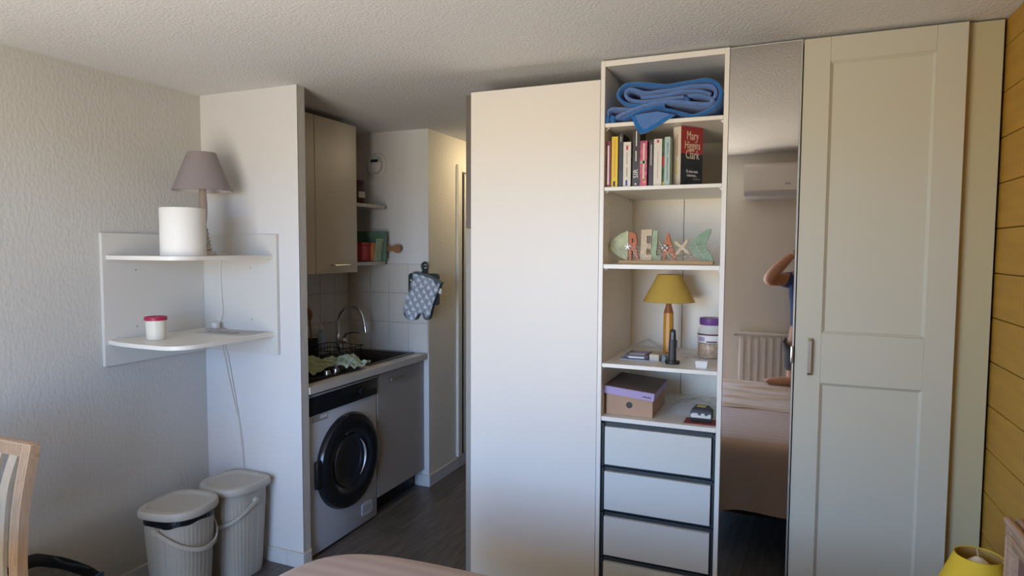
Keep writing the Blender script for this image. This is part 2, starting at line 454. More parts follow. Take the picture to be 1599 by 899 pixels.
# ------------------------------------------------------------------ open shelf column
XL, XRc = -.704, -.204; T = .018; YBk = 3.17
col = Thing('open_wardrobe', 'white open wardrobe column with five shelves above dark-framed drawers', 'wardrobe', (-.454, 2.9, 0))
col.part('side_panel', B(XL, XL+T, D, 3.19, 0, 2.36, bev=.0008, seg=1), 'melamine')
col.part('side_panel', B(XRc-T, XRc, D, 3.19, 0, 2.36, bev=.0008, seg=1), 'melamine')
col.part('top_panel', B(XL+T, XRc-T, D+.0005, 3.19, 2.337, 2.36, bev=.0008, seg=1), 'melamine')
col.part('plinth', B(XL+T, XRc-T, D+.02, D+.038, 0, .06), 'melamine')
col.part('bottom_panel', B(XL+T, XRc-T, D+.0005, 3.19, .06, .078), 'melamine')
col.part('back_panel', B(XL+T, -.4405, YBk, YBk+.008, .078, 2.337), 'back_white')
col.part('back_panel', B(-.4385, XRc-T, YBk, YBk+.008, .078, 2.337), 'back_white')
col.part('back_seam', B(-.4408, -.4382, YBk-.0004, YBk+.009, .078, 2.337), 'black_gap')
SH = [(2.0932, 2.1095), (1.8354, 1.8508), (1.5154, 1.5334), (1.1028, 1.1193), (.8756, .8941)]
for zb, zt in SH:
    s = col.part('shelf', B(XL+T+.001, XRc-T-.001, D+.004, YBk-.002, zb, zt, bev=.001, seg=1), 'melamine')
    for sx in (XL+T, XRc-T):
        d_ = 1 if sx < -.4 else -1
        pr = [(sx, zb), (sx+d_*.013, zb), (sx, zb-.013)]
        for yy in (D+.03, 3.09):
            col.part('shelf_support', prism(bmesh.new(), pr, 'Y', yy, yy+.012), 'white_gloss', parent=s)
# rows of drilled holes in the left side
hm = finish(lathe(bmesh.new(), [(.0028, 0), (.0028, .0006)], seg=8, axis='X'), 'drill_hole', 'ink_grey', None)
for yy in (2.72, 3.06):
    for k in range(34):
        z = .93+.032*k*1.28
        if any(a-.012 < z < b+.012 for a, b in SH) or z > 2.3: continue
        inst('drill_hole', hm, col.o, Vector((XL+T, yy, z))-col.loc)
DRW = [(.6898, .8512), (.4956, .6592), (.2975, .4639), (.105, .267)]
for zb, zt in DRW:
    fr_ = bmesh.new()
    z0, z1 = zb-.012, zt+.018
    bx(fr_, XL+T+.002, XL+T+.012, D+.012, 3.10, z0, z1-.004, bev=.002, seg=1); bx(fr_, XRc-T-.012, XRc-T-.002, D+.012, 3.10, z0, z1-.004, bev=.002, seg=1)
    bx(fr_, XL+T+.012, XRc-T-.012, 3.09, 3.10, z0, z1-.004); bx(fr_, XL+T+.012, XRc-T-.012, D+.03, 3.09, z0, z0+.01)
    bx(fr_, XL+T+.012, XRc-T-.012, D+.026, D+.04, z0, z1-.004)
    dw = col.part('drawer', fr_, 'dark_drawer', label='dark drawer box')
    col.part('drawer_front', B(-.6695, -.2383, D+.006, D+.024, zb, zt, bev=.001, seg=1), 'drawer_white', parent=dw, label='white drawer front')
col.part('drawer_rail', B(XL+T+.001, XRc-T-.001, D+.03, D+.06, .853, .874), 'dark_drawer')
col.part('drawer_runner', B(XL+T+.0005, XL+T+.0025, D+.004, 3.1, .08, .874), 'dark_drawer')
col.part('drawer_runner', B(XRc-T-.0025, XRc-T-.0005, D+.004, 3.1, .08, .874), 'dark_drawer')

# ------------------------------------------------------------------ closed wardrobe with mirror door and panelled door
w = Thing('wardrobe', 'tall white closed wardrobe with narrow mirror door and panelled door beside wood wall', 'wardrobe', (.2, 2.9, 0))
bm = B(-.203, -.186, D+.024, 3.19, 0, 2.36); bx(bm, .535, .5525, D+.024, 3.19, 0, 2.36); bx(bm, -.186, .535, D+.024, 3.19, 2.34, 2.36)
bx(bm, -.186, .535, 3.17, 3.19, 0, 2.34); bx(bm, -.186, .535, D+.024, 3.17, .05, .07); bx(bm, -.186, .535, D+.04, D+.06, 0, .05)
w.part('carcass', bm, 'melamine')
w.part('filler_panel', B(.5545, .6605, D+.040, D+.056, 0, 2.364, bev=.001, seg=1), 'filler')
# panelled door
x0, x1, z0, z1 = .0525, .5525, .035, 2.358
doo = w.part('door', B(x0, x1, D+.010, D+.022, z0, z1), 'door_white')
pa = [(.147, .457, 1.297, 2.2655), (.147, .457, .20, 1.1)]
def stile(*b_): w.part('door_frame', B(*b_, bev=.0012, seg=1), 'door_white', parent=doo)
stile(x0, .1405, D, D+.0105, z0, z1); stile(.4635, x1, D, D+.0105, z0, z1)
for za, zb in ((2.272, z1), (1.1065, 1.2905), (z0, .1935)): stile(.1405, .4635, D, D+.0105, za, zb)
for xa, xb, za, zb in pa:      # sloping moulding around each recess
    bm = bmesh.new()
    o = [(xa-.0065, D+.0005, za-.0065), (xb+.0065, D+.0005, za-.0065), (xb+.0065, D+.0005, zb+.0065), (xa-.0065, D+.0005, zb+.0065)]
    n_ = [(xa+.003, D+.0095, za+.003), (xb-.003, D+.0095, za+.003), (xb-.003, D+.0095, zb-.003), (xa+.003, D+.0095, zb-.003)]
    loft(bm, [o, n_], cap=False); w.part('moulding', bm, 'door_white', parent=doo, smooth=None)
hp = smoothpath([(.1015, D, 1.272), (.1015, D-.022, 1.266), (.1015, D-.026, 1.245), (.1015, D-.026, 1.16), (.1015, D-.022, 1.138), (.1015, D, 1.132)], 5)
bm = bmesh.new(); loft(bm, [[(p.x+dx, p.y, p.z+dz) for dx, dz in ((-.006, 0), (.006, 0))] + [(p.x+.006, p.y+.004, p.z), (p.x-.006, p.y+.004, p.z)] for p in hp])
w.part('handle', bm, 'nickel', parent=doo, label='brushed metal bow handle')
# mirror door, hinged on its left edge and a little ajar
AJ = math.radians(1.6)
piv = Vector((-.2035, D+.018, 0))
def ajar(bm):
    bmesh.ops.rotate(bm, verts=bm.verts[:], cent=piv, matrix=Matrix.Rotation(-AJ, 3, 'Z')); return bm
xm0, xm1 = -.2030, .0490
md = w.part('mirror_door', ajar(B(xm0, xm1, D+.006, D+.020, .035, 2.358)), 'wardrobe_white')
w.part('mirror_pane', ajar(B(xm0+.001, xm1-.0065, D+.002, D+.0062, .036, 2.354)), 'mirror', parent=md, label='tall narrow mirror', smooth=None)
w.part('mirror_edge', ajar(B(xm1-.006, xm1, D+.0005, D+.0062, .036, 2.357)), 'mirror_edge', parent=md)
w.part('handle', ajar(B(xm1-.010, xm1-.003, D-.012, D+.001, 1.175, 1.238, bev=.002)), 'chrome', parent=md, label='small chrome pull')
w.part('dark_reveal', B(.0500, .0520, D+.020, D+.023, .035, 2.35), 'black_gap')

# ------------------------------------------------------------------ corner shelf unit on the left
cs = Thing('corner_shelf', 'white wall-hung corner shelf with two rounded shelves above the bins', 'shelf', (-2.53, 2.2, 1.06))
cs.part('back_board', B(XW, XW+.018, 1.917, YS-.0185, 1.062, 1.657, bev=.001, seg=1), 'shelf_white')
cs.part('back_board', B(XW, -2.281, YS-.018, YS, 1.068, 1.660, bev=.001, seg=1), 'shelf_white')
def corner_plan(x0, x1, y0, y1, r):
    pts = [(x0, y1), (x0, y0+.03), (x0+.10, y0+.008), (x0+.22, y0)]
    cx, cy = x1-r, y0+r
    for i in range(0, 9):
        a = -PI/2+PI/2*i/8; pts.append((cx+r*math.cos(a), cy+r*math.sin(a)))
    pts += [(x1+.004, y0+.3), (x1, y1)]
    return pts
for zt in (1.5575, 1.1785):
    s = cs.part('shelf', prism(bmesh.new(), corner_plan(XW+.0185, -2.303, 1.905, YS-.0185, .11), 'Z', zt-.0175, zt), 'melamine')
for p, ax in (((XW+.018, 2.076, 1.49), 'X'), ((XW+.018, 2.074, 1.227), 'X'), ((-2.449, YS-.018, 1.495), 'Y'), ((-2.447, YS-.018, 1.237), 'Y')):
    bm = lathe(bmesh.new(), [(.005, 0), (.005, .0015)] if ax == 'X' else [(.0045, -.0015), (.0045, 0)], p, 10, ax)
    cs.part('screw_cap', bm, 'ink_grey')

# taupe lamp
def cone_shade(cx, cy, zb, zt, rb, rt, th=.002, seg=48):
    bm = bmesh.new()
    lathe(bm, [(rb, zb), (rt, zt), (rt-th, zt), (rb-th, zb), (rb, zb)], (cx, cy, 0), seg, cap=False); return bm
lx, ly = -2.548, 2.267
lm = Thing('table_lamp', 'table lamp with conical taupe shade and pale wooden stem on the corner shelf', 'lamp', (lx, ly, 1.5575))
sh = lm.part('lamp_shade', cone_shade(lx, ly, 1.862, 2.042, .132, .062), 'shade_taupe')
lm.part('shade_lining', cone_shade(lx, ly, 1.8625, 2.0415, .1295, .0595, .001), 'shade_taupe_in', parent=sh)
lm.part('stem', lathe(bmesh.new(), [(.012, 1.70), (.016, 1.72), (.019, 1.75), (.0195, 1.80), (.017, 1.84), (.015, 1.875), (.008, 1.88), (.008, 1.93)], (lx, ly, 0), 24), 'lamp_wood_grey')
prof = [(.052, 1.5577), (.054, 1.566), (.045, 1.576)]
for k in range(6):
    z = 1.58+.018*k; r = .030-.0028*k
    prof += [(r, z), (r+.006, z+.006), (r+.006, z+.011), (r, z+.0165)]
prof += [(.013, 1.70)]
lm.part('base', lathe(bmesh.new(), prof, (lx, ly, 0), 28), 'stone_grey', label='grey ringed base')
lm.part('shade_carrier', lathe(bmesh.new(), [(.022, 1.93), (.030, 1.95), (.030, 1.97), (.012, 1.985)], (lx, ly, 0), 20), 'bulb')
# its cord: from the base over the shelf, down to the plug, then from under the shelf to behind the bins
cd = single('lamp_cord', 'thin white lamp cord running down the corner to behind the bins', 'cord',
  tube(tube(tube(bmesh.new(), smoothpath([(-2.50, 2.30, 1.563), (-2.55, 2.42, 1.562), (-2.615, 2.4515, 1.561), (-2.640, 2.4520, 1.53), (-2.645, 2.452, 1.42), (-2.638, 2.45, 1.33), (-2.632, 2.445, 1.26), (-2.642, 2.43, 1.21)], 6), .0022, 6),
       smoothpath([(-2.625, 2.440, 1.157), (-2.64, 2.448, 1.08), (-2.632, 2.456, 1.00), (-2.60, 2.462, .86), (-2.565, 2.465, .72), (-2.545, 2.466, .58), (-2.535, 2.466, .44)], 6), .0022, 6),
       smoothpath([(-2.615, 2.442, 1.157), (-2.625, 2.452, 1.08), (-2.612, 2.460, 1.00), (-2.585, 2.465, .86), (-2.558, 2.466, .72), (-2.537, 2.466, .58), (-2.528, 2.466, .44)], 6), .0022, 6), 'cord_white', origin=(-2.6, 2.44, 1.2))
pl = Thing('power_plug', 'small white plug lying in a socket block on the lower corner shelf', 'plug', (-2.64, 2.41, 1.1785))
pl.part('plug_body', B(-2.655, -2.625, 2.395, 2.425, 1.1855, 1.216, bev=.005), 'cord_white')
pl.part('socket_block', B(-2.675, -2.605, 2.375, 2.440, 1.1787, 1.186, bev=.003), 'ink_grey')
bm = bmesh.new()
g = [[bm.verts.new((-2.64+.30*i/8, 2.28+.145*j/4 + .02*i/8, 1.1795+.0035*abs(math.sin(i*1.3+j)))) for j in range(5)] for i in range(9)]
for i in range(8):
    for j in range(4): bm.faces.new((g[i][j], g[i+1][j], g[i+1][j+1], g[i][j+1]))
bmesh.ops.solidify(bm, geom=bm.faces[:], thickness=.0006)
lf = Thing('leaflet', 'flat printed leaflet lying open on the lower corner shelf', 'leaflet', (-2.5, 2.35, 1.179))
lf.part('sheet', bm, 'paper')
bm = bmesh.new()
for k in range(5):
    bx(bm, -2.60+.04*k, -2.575+.04*k, 2.318, 2.34+.012*(k % 3), 1.1838, 1.1841)
lf.part('print', bm, 'ink_grey', label='grey printed blocks')

cn = Thing('canister', 'plain white cylindrical canister in front of the taupe lamp', 'canister', (-2.432, 2.055, 1.5575))
cx, cy = -2.432, 2.055
cn.part('wall', lathe(bmesh.new(), [(.0905, 1.558), (.092, 1.560), (.092, 1.764), (.0905, 1.766), (.0885, 1.764), (.0885, 1.562), (.0, 1.562)], (cx, cy, 0), 56, cap=False), 'canister')
cn.part('seam', lathe(bmesh.new(), [(.0922, 1.5585), (.0926, 1.559), (.0926, 1.562), (.0922, 1.5625)], (cx, cy, 0), 56, cap=False), 'laminate_edge')

jx, jy = -2.605, 2.045
j = Thing('plastic_tub', 'small cream plastic tub with a red screw lid on the lower corner shelf', 'tub', (jx, jy, 1.1785))
j.part('body', lathe(bmesh.new(), [(.036, 1.179), (.039, 1.182), (.0425, 1.262), (.0425, 1.266)], (jx, jy, 0), 36), 'yogurt')
lid = [(.0455, 1.2665), (.047, 1.268), (.047, 1.280), (.045, 1.283), (.036, 1.2835), (.034, 1.280), (0.001, 1.280)]
j.part('lid', lathe(bmesh.new(), lid, (jx, jy, 0), 36), 'red_lid', label='red lid')

# ------------------------------------------------------------------ trash bins
def dplan(w_, d0, d1, n=40):
    """D-shaped plan, flat back at -d0, round front at +d1 (local x width, y depth forward)"""
    pts = []
    for i in range(n):
        a = 2*PI*i/n; c, s = math.cos(a), math.sin(a)
        e1 = .5 if s < 0 else .82
        x = w_*math.copysign(abs(c)**e1, c); y = (d0 if s < 0 else d1)*math.copysign(abs(s)**e1, s)
        pts.append((x, y))
    return pts
def make_bin(loc, rz, label, bag, hang, lidz):
    t = Thing('trash_bin', label, 'bin', loc, rot=(0, 0, rz), group='ribbed cream trash bins')
    H_ = .425
    base = dplan(.128, .118, .128, 160)
    def ring(z, s, rib=0.0):
        out = []
        for i, (x, y) in enumerate(base):
            k = 1+rib*(.5+.5*math.cos(2*PI*i/4.0))
            out.append((x*s*k, y*s*k, z))
        return out
    bm = bmesh.new()
    loft(bm, [ring(.0, .80), ring(.012, .825), ring(.03, .83, .018), ring(.2, .90, .018), ring(H_-.05, .975, .018), ring(H_-.045, .98), ring(H_, .995), ring(H_, .96), ring(.03, .80)])
    body = t.part('body', bm, 'bin_cream', smooth=50)
    if bag:
        bm = bmesh.new(); r0 = [(x, y, z-.006*math.sin(i*.12+1)-.003*math.sin(i*.31)) for i, (x, y, z) in enumerate(ring(H_-.028, 1.012))]
        r1 = ring(H_+.001, 1.010); r2 = ring(H_+.002, .95)
        loft(bm, [r0, r1, r2], cap=False); t.part('bin_liner', bm, 'bag_black', label='black plastic liner folded over the rim')
    lp = dplan(.146, .137, .146, 64)
    def lr(z, s): return [(x*s, y*s, z) for x, y in lp]
    z0 = H_+.003
    bm = bmesh.new()
    loft(bm, [lr(z0, .985), lr(z0+.004, 1.0), lr(z0+.022, 1.0), lr(z0+.032, .97), lr(z0+.034, .93), lr(z0+.034, .80), lr(z0+.024, .74), lr(z0+.022, .68), lr(z0+.022, .3)])
    ld = t.part('lid', bm, 'bin_lid', smooth=35)
    for sx in (-1, 1):
        t.part('hinge_seam', B(sx*.115-.022, sx*.115+.022, -.075, -.0735, z0+.0335, z0+.0348), 'bin_cream', parent=ld)
    # handle: a hanging bail
    pts = []
    for i in range(17):
        a = PI*i/16; pts.append((.140*math.cos(a), -.01+.152*math.sin(a)**.85, H_-.045-hang*math.sin(a)))
    bm = bmesh.new()
    loft(bm, [[(x*1.0, y, z+.009), (x*1.04, y+.007*math.sin(PI*i/16), z+.008), (x*1.04, y+.007*math.sin(PI*i/16), z-.010), (x*1.0, y, z-.011)] for i, (x, y, z) in enumerate(pts)])
    t.part('handle', bm, 'bin_lid', label='hanging bail handle')
    for sx in (-1, 1):
        t.part('handle_pivot', lathe(bmesh.new(), [(.013, min(sx*.122, sx*.148)), (.013, max(sx*.122, sx*.148))], (0, -.01, H_-.045), 14, 'X'), 'bin_lid')
    return t
make_bin((-2.452, 2.022, 0), -PI/2*.90, 'cream ribbed trash bin with black liner showing under its lid, nearer the camera', True, .105, 0)
make_bin((-2.448, 2.323, 0), PI*.985, 'cream ribbed trash bin without liner, in the corner behind the other bin', False, .105, 0)

# ------------------------------------------------------------------ kitchen niche
YN0 = YS+.056
# upper cabinet
uc = Thing('upper_cabinet', 'greige kitchen wall cabinet with two flat doors above the sink', 'cabinet', (-2.6, 2.92, 1.447))
uc.part('carcass', B(XW+.024, -2.4505, YN0+.002, 3.308, 1.449, 2.335), 'greige')
for y0, y1, hy in ((YN0+.004, 2.922, 2.62), (2.926, 3.309, 3.05)):
    d_ = uc.part('door', B(-2.450, -2.430, y0, y1, 1.447, 2.338, bev=.0012, seg=1), 'greige')
    if hy > 3:
        hp = smoothpath([(-2.43, 3.056, 1.494), (-2.408, 3.058, 1.494), (-2.404, 3.075, 1.494), (-2.404, 3.19, 1.494), (-2.408, 3.207, 1.494), (-2.43, 3.21, 1.494)], 4)
        uc.part('handle', tube(bmesh.new(), hp, .004, 8), 'nickel', parent=d_, label='thin metal bow handle')
for z in (1.877, 1.507):
    pts = [(XW+.008, 3.31), (-2.445, 3.31), (-2.440, 3.56), (-2.447, 3.64), (-2.47, YK-.012), (XW+.008, YK-.012)]
    nm = 'upper' if z > 1.6 else 'lower'
    single('end_shelf', ('small rounded greige open shelf beside the wall cabinet, the %s of two' % nm), 'shelf', prism(bmesh.new(), pts, 'Z', z-.021, z), 'greige', origin=(-2.6, 3.5, z-.021))
# air vent
vt = Thing('air_vent', 'round white air extraction valve high on the kitchen wall', 'vent', (-2.541, YK, 2.154))
vt.part('ring', lathe(bmesh.new(), [(.081, YK-.0005), (.081, YK-.006), (.074, YK-.016), (.064, YK-.020), (.058, YK-.016), (.055, YK-.006), (.001, YK-.006)], (-2.541, 0, 2.154), 40, 'Y'), 'vent_white')
vt.part('disc', lathe(bmesh.new(), [(.001, YK-.03), (.035, YK-.028), (.046, YK-.022), (.048, YK-.016), (.02, YK-.010)], (-2.541, 0, 2.150), 32, 'Y'), 'vent_white')
vt.part('slot', B(-2.570, -2.512, YK-.034, YK-.029, 2.170, 2.188, bev=.004), 'black')
# items on the end shelves
def jar(name, label, cat, x, y, z, r, h, lidh, body_m, fill_m, lid_m, lab=None, lh=.35):
    t = Thing(name, label, cat, (x, y, z))
    t.part('glass', lathe(bmesh.new(), [(r*.9, z+.0005), (r, z+.006), (r, z+h*.80), (r*.8, z+h*.93), (r*.78, z+h)], (x, y, 0), 32), body_m)
    t.part('contents', lathe(bmesh.new(), [(r*.88, z+.003), (r*.955, z+.008), (r*.955, z+h*lh), (r*.5, z+h*lh+.004)], (x, y, 0), 28), fill_m)
    t.part('lid', lathe(bmesh.new(), [(r*.84, z+h-.004), (r*.87, z+h-.001), (r*.87, z+h+lidh-.002), (r*.83, z+h+lidh), (.001, z+h+lidh)], (x, y, 0), 32), lid_m)
    return t
jr = jar('jam_jar', 'dark glass jar with purplish lid and white label on the upper end shelf', 'jar', -2.588, 3.545, 1.877, .042, .135, .028, 'jar_brown', 'jar_brown', 'wine_lid', lh=.75)
bm = bmesh.new()
vs = [[(-2.588+.0425*math.cos(a), 3.545+.0425*math.sin(a), z) for a in [-.95+.13*i for i in range(11)]] for z in (1.925, 1.965)]
loft(bm, [vs[0]+[(x-.0006, y, z) for x, y, z in vs[0][::-1]], vs[1]+[(x-.0006, y, z) for x, y, z in vs[1][::-1]]]); jr.part('label_paper', bm, 'label_white')
def rr(x0, x1, z0, z1, r, n=5):
    pts = []
    for cx_, cz_, a0 in ((x1-r, z0+r, -PI/2), (x1-r, z1-r, 0), (x0+r, z1-r, PI/2), (x0+r, z0+r, PI)):
        for i in range(n+1):
            a = a0+PI/2*i/n; pts.append((cx_+r*math.cos(a), cz_+r*math.sin(a)))
    return pts
single('cutting_board', 'green plastic cutting board standing at the back of the lower end shelf', 'cutting board', prism(bmesh.new(), rr(-2.70, -2.425, 1.508, 1.708, .02), 'Y', 3.615, 3.624), 'board_green', origin=(-2.56, 3.62, 1.508))
single('plastic_board', 'thin pale green board leaning beside the orange packet on the end shelf', 'cutting board', prism(bmesh.new(), [(-2.462, 1.508), (-2.456, 1.508), (-2.436, 1.655), (-2.442, 1.658)], 'Y', 3.53, 3.605), 'fish_green', origin=(-2.46, 3.57, 1.508))
t = Thing('wooden_board', 'wooden board with round knob handle sticking out of the lower end shelf', 'cutting board', (-2.5, 3.646, 1.508))
t.part('blade', prism(bmesh.new(), rr(-2.68, -2.45, 1.508, 1.66, .015), 'Y', 3.632, 3.648), 'wood_brown')
t.part('handle', prism(bmesh.new(), [(-2.452, 1.572)] + [(-2.355+.028*math.cos(a), 1.593+.028*math.sin(a)) for a in [-2.5+.5*i for i in range(11)]] + [(-2.452, 1.612)], 'Y', 3.630, 3.650), 'wood_brown')
t = Thing('red_tin', 'red canister with lid on the lower end shelf', 'tin', (-2.530, 3.49, 1.508))
t.part('body', B(-2.575, -2.485, 3.435, 3.53, 1.5085, 1.615, bev=.012), 'red_tin'); t.part('lid', B(-2.579, -2.481, 3.431, 3.534, 1.612, 1.632, bev=.006), 'red_tin')
t = Thing('orange_packet', 'orange food packet between the red canister and the thin green board', 'packet', (-2.475, 3.56, 1.508))
t.part('box', B(-2.515, -2.466, 3.537, 3.60, 1.5085, 1.632, bev=.003), 'orange_box'); t.part('label_panel', B(-2.4665, -2.4655, 3.545, 3.592, 1.525, 1.57), 'cream_box')
t = Thing('spice_jar', 'dark spice jar with white cap behind the red canister', 'jar', (-2.60, 3.50, 1.508))
t.part('body', lathe(bmesh.new(), [(.024, 1.5085), (.025, 1.512), (.025, 1.62), (.018, 1.635)], (-2.609, 3.475, 0), 20), 'jar_brown'); t.part('cap', lathe(bmesh.new(), [(.02, 1.633), (.021, 1.66), (.02, 1.662)], (-2.609, 3.475, 0), 20), 'label_white')

# worktop with a sink cut-out
ZT = .900
wt = Thing('worktop', 'beige laminate kitchen worktop over the washing machine', 'worktop', (-2.46, 3.1, .866))
SX0, SX1, SY0, SY1 = -2.66, -2.245, 3.165, 3.635
bm = B(XW+.008, SX0, YN0+.002, YK-.008, ZT-.035, ZT); bx(bm, SX1, -2.152, YN0+.002, YK-.008, ZT-.035, ZT)
bx(bm, SX0, SX1, YN0+.002, SY0, ZT-.035, ZT); bx(bm, SX0, SX1, SY1, YK-.008, ZT-.035, ZT)
wt.part('slab', bm, 'worktop', smooth=None)
wt.part('front_edge', B(-2.152, -2.150, YN0+.002, YK-.008, ZT-.036, ZT+.0005), 'worktop_edge')
sk = Thing('sink', 'dark rectangular inset kitchen sink', 'sink', (-2.45, 3.36, .75))
bm = bmesh.new()
def rect(x0, x1, y0, y1, z): return [(x0, y0, z), (x1, y0, z), (x1, y1, z), (x0, y1, z)]
loft(bm, [rect(SX0-.015, SX1+.015, SY0-.015, SY1+.015, ZT+.001), rect(SX0-.012, SX1+.012, SY0-.012, SY1+.012, ZT+.006), rect(SX0+.01, SX1-.01, SY0+.01, SY1-.01, ZT+.006), rect(SX0+.02, SX1-.02, SY0+.02, SY1-.02, ZT-.02), rect(SX0+.04, SX1-.04, SY0+.04, SY1-.04, ZT-.14), rect(SX0+.2, SX1-.2, SY0+.2, SY1-.2, ZT-.145)], cap=False)
f_ = bm.faces.new([v for v in bm.verts][-4:])
sk.part('basin', bm, 'sink_dark', smooth=None)
sk.part('drain', lathe(bmesh.new(), [(.035, ZT-.1445), (.035, ZT-.1405), (.028, ZT-.1400), (.001, ZT-.1405)], (-2.45, 3.36, 0), 24), 'steel')
fa = Thing('faucet', 'chrome kitchen tap with high curved spout behind the sink', 'faucet', (-2.705, 3.47, .9))
fx, fy = -2.712, 3.475
arc = [(fx, fy, .94), (fx, fy, 1.10)] + [(fx+.105-.105*math.cos(a), fy, 1.105+.105*math.sin(a)) for a in [PI*i/12 for i in range(11)]] + [(fx+.216, fy, 1.085)]
fa.part('spout', tube(bmesh.new(), arc, .0105, 12), 'chrome')
fa.part('nozzle', tube(bmesh.new(), [(fx+.213, fy, 1.10), (fx+.218, fy, 1.075), (fx+.221, fy, 1.048)], [.0115, .0145, .0135], 14), 'chrome')
fa.part('body', lathe(bmesh.new(), [(.028, .9005), (.028, .908), (.021, .914), (.020, 1.0), (.016, 1.02), (.0115, 1.03)], (fx, fy, 0), 24), 'chrome')
lv = fa.part('mixer', lathe(bmesh.new(), [(.020, 0), (.020, .05), (.012, .062)], (0, 0, 0), 18, 'X'), 'chrome') if False else fa.part('mixer', lathe(bmesh.new(), [(.019, fx), (.019, fx+.055), (.010, fx+.064)], (0, fy, .985), 18, 'X'), 'chrome')
fa.part('lever', tube(bmesh.new(), [(fx+.045, fy, 1.0), (fx+.06, fy, 1.03), (fx+.10, fy+.015, 1.042), (fx+.145, fy+.035, 1.038)], [.010, .009, .0075, .006], 10), 'chrome', parent=lv)

# hob
hb = Thing('hob', 'black two-plate electric hob with silver knobs beside the partition', 'hob', (-2.45, 2.80, .9))
hb.part('plate', B(-2.69, -2.215, 2.56, 3.04, ZT+.0005, ZT+.012, bev=.003), 'black_gloss')
for hx_, hy_ in ((-2.56, 2.70), (-2.56, 2.92)):
    hb.part('burner', lathe(bmesh.new(), [(.072, ZT+.012), (.072, ZT+.018), (.066, ZT+.020), (.015, ZT+.020), (.012, ZT+.018)], (hx_, hy_, 0), 30), 'black')
for ky in (2.80, 2.875):
    hb.part('knob', lathe(bmesh.new(), [(.019, ZT+.012), (.0175, ZT+.030), (.014, ZT+.032)], (-2.262, ky, 0), 20), 'steel')
# tea towels: crumpled cloth heaps
def cloth(name, label, x0, x1, y0, y1, zf, m, seed, n=26, thick=.004):
    rnd = random.Random(seed); ph = [rnd.uniform(0, 6) for _ in range(6)]
    bm = bmesh.new(); g = []
    for i in range(n):
        row = []
        for j in range(n):
            u, v = i/(n-1), j/(n-1)
            x = x0+(x1-x0)*(u+.05*math.sin(7*v+ph[0])+.02*math.sin(17*v+ph[1])); y = y0+(y1-y0)*(v+.05*math.sin(6*u+ph[2])+.02*math.sin(15*u+ph[3]))
            z = zf(u, v)+.009*abs(math.sin(9*u+6*v+ph[4]))+.008*abs(math.sin(14*v-9*u+ph[5]))+.004*math.sin(31*u+23*v)
            row.append(bm.verts.new((x, y, max(z, zf(u, v)-.004))))
        g.append(row)
    for i in range(n-1):
        for j in range(n-1): bm.faces.new((g[i][j], g[i+1][j], g[i+1][j+1], g[i][j+1]))
    bmesh.ops.recalc_face_normals(bm, faces=bm.faces[:]); bmesh.ops.solidify(bm, geom=bm.faces[:], thickness=thick)
    return single(name, label, 'towel', bm, m, origin=((x0+x1)/2, (y0+y1)/2, ZT+.014), smooth=60)
def moundA(u, v): return ZT+.026+.062*math.exp(-((u-.45)**2*7+(v-.45)**2*7))+.012*math.sin(5*u+3*v)
cloth('dish_towel', 'olive green tea towel heaped on the hob', -2.50, -2.285, 2.70, 3.03, moundA, 'towel_olive', 3)
def moundB(u, v): return ZT+.024+.035*math.exp(-((u-.4)**2*6+(v-.5)**2*5))+.008*math.sin(9*u+5*v)+.006*math.sin(18*v)
cloth('dish_towel', 'mint patterned tea towel crumpled at the worktop edge', -2.41, -2.185, 2.90, 3.115, moundB, 'towel_mint', 5)
# black wire dish rack
dk = Thing('dish_rack', 'black wire dish rack on the worktop behind the towels', 'dish rack', (-2.55, 3.13, .9))
bm = bmesh.new()
rx0, rx1, ry0, ry1 = -2.70, -2.43, 3.06, 3.36
for z, o in ((.915, .012), (.955, .004), (.985, 0)):
    tube(bm, [(rx0+o, ry0+o, z), (rx1-o, ry0+o, z), (rx1-o, ry1-o, z), (rx0+o, ry1-o, z)], .0028, 6, closed=True)
dk.part('frame', bm, 'black')
wm_ = finish(tube(bmesh.new(), [(0, 0, -.042), (0, 0, .036)], .0018, 5), 'wire', 'black')
for i in range(10):
    for x_ in (rx0+.004, rx1-.004): inst('wire', wm_, dk.o, Vector((x_, ry0+.03*i+.015, .950))-dk.loc)
for i in range(8):
    for y_ in (ry0+.004, ry1-.004): inst('wire', wm_, dk.o, Vector((rx0+.034*i+.015, y_, .950))-dk.loc)
bm = bmesh.new()
for i in range(9): tube(bm, [(rx0+.012, ry0+.03+.03*i, .914), (rx1-.012, ry0+.03+.03*i, .914)], .002, 5)
dk.part('grid', bm, 'black')
bt = Thing('soap_bottle', 'clear dish soap bottle with pale cap behind the dish rack', 'bottle', (-2.735, 3.345, .9))
bt.part('body', lathe(bmesh.new(), [(.026, .9005), (.028, .905), (.028, 1.02), (.020, 1.045), (.011, 1.06), (.011, 1.07)], (-2.735, 3.335, 0), 24), 'blue_paper')
bt.part('cap', lathe(bmesh.new(), [(.014, 1.07), (.014, 1.085), (.007, 1.09), (.006, 1.112)], (-2.735, 3.335, 0), 18), 'label_white')
ut = Thing('utensil_pot', 'dark pot holding wooden kitchen utensils beside the partition', 'utensil pot', (-2.70, 3.15, .9))
ut.part('pot', lathe(bmesh.new(), [(.036, .9005), (.040, .905), (.042, 1.02), (.039, 1.02), (.037, .91), (.001, .908)], (-2.737, 3.24, 0), 24), 'black')
sp_ = Thing('wooden_spoon', 'brown wooden spoon standing upright in the utensil pot', 'spoon', (-2.737, 3.23, .92))
sp_.part('shaft', tube(bmesh.new(), [(-2.737, 3.245, .915), (-2.735, 3.225, 1.15)], .005, 8), 'wood_brown')
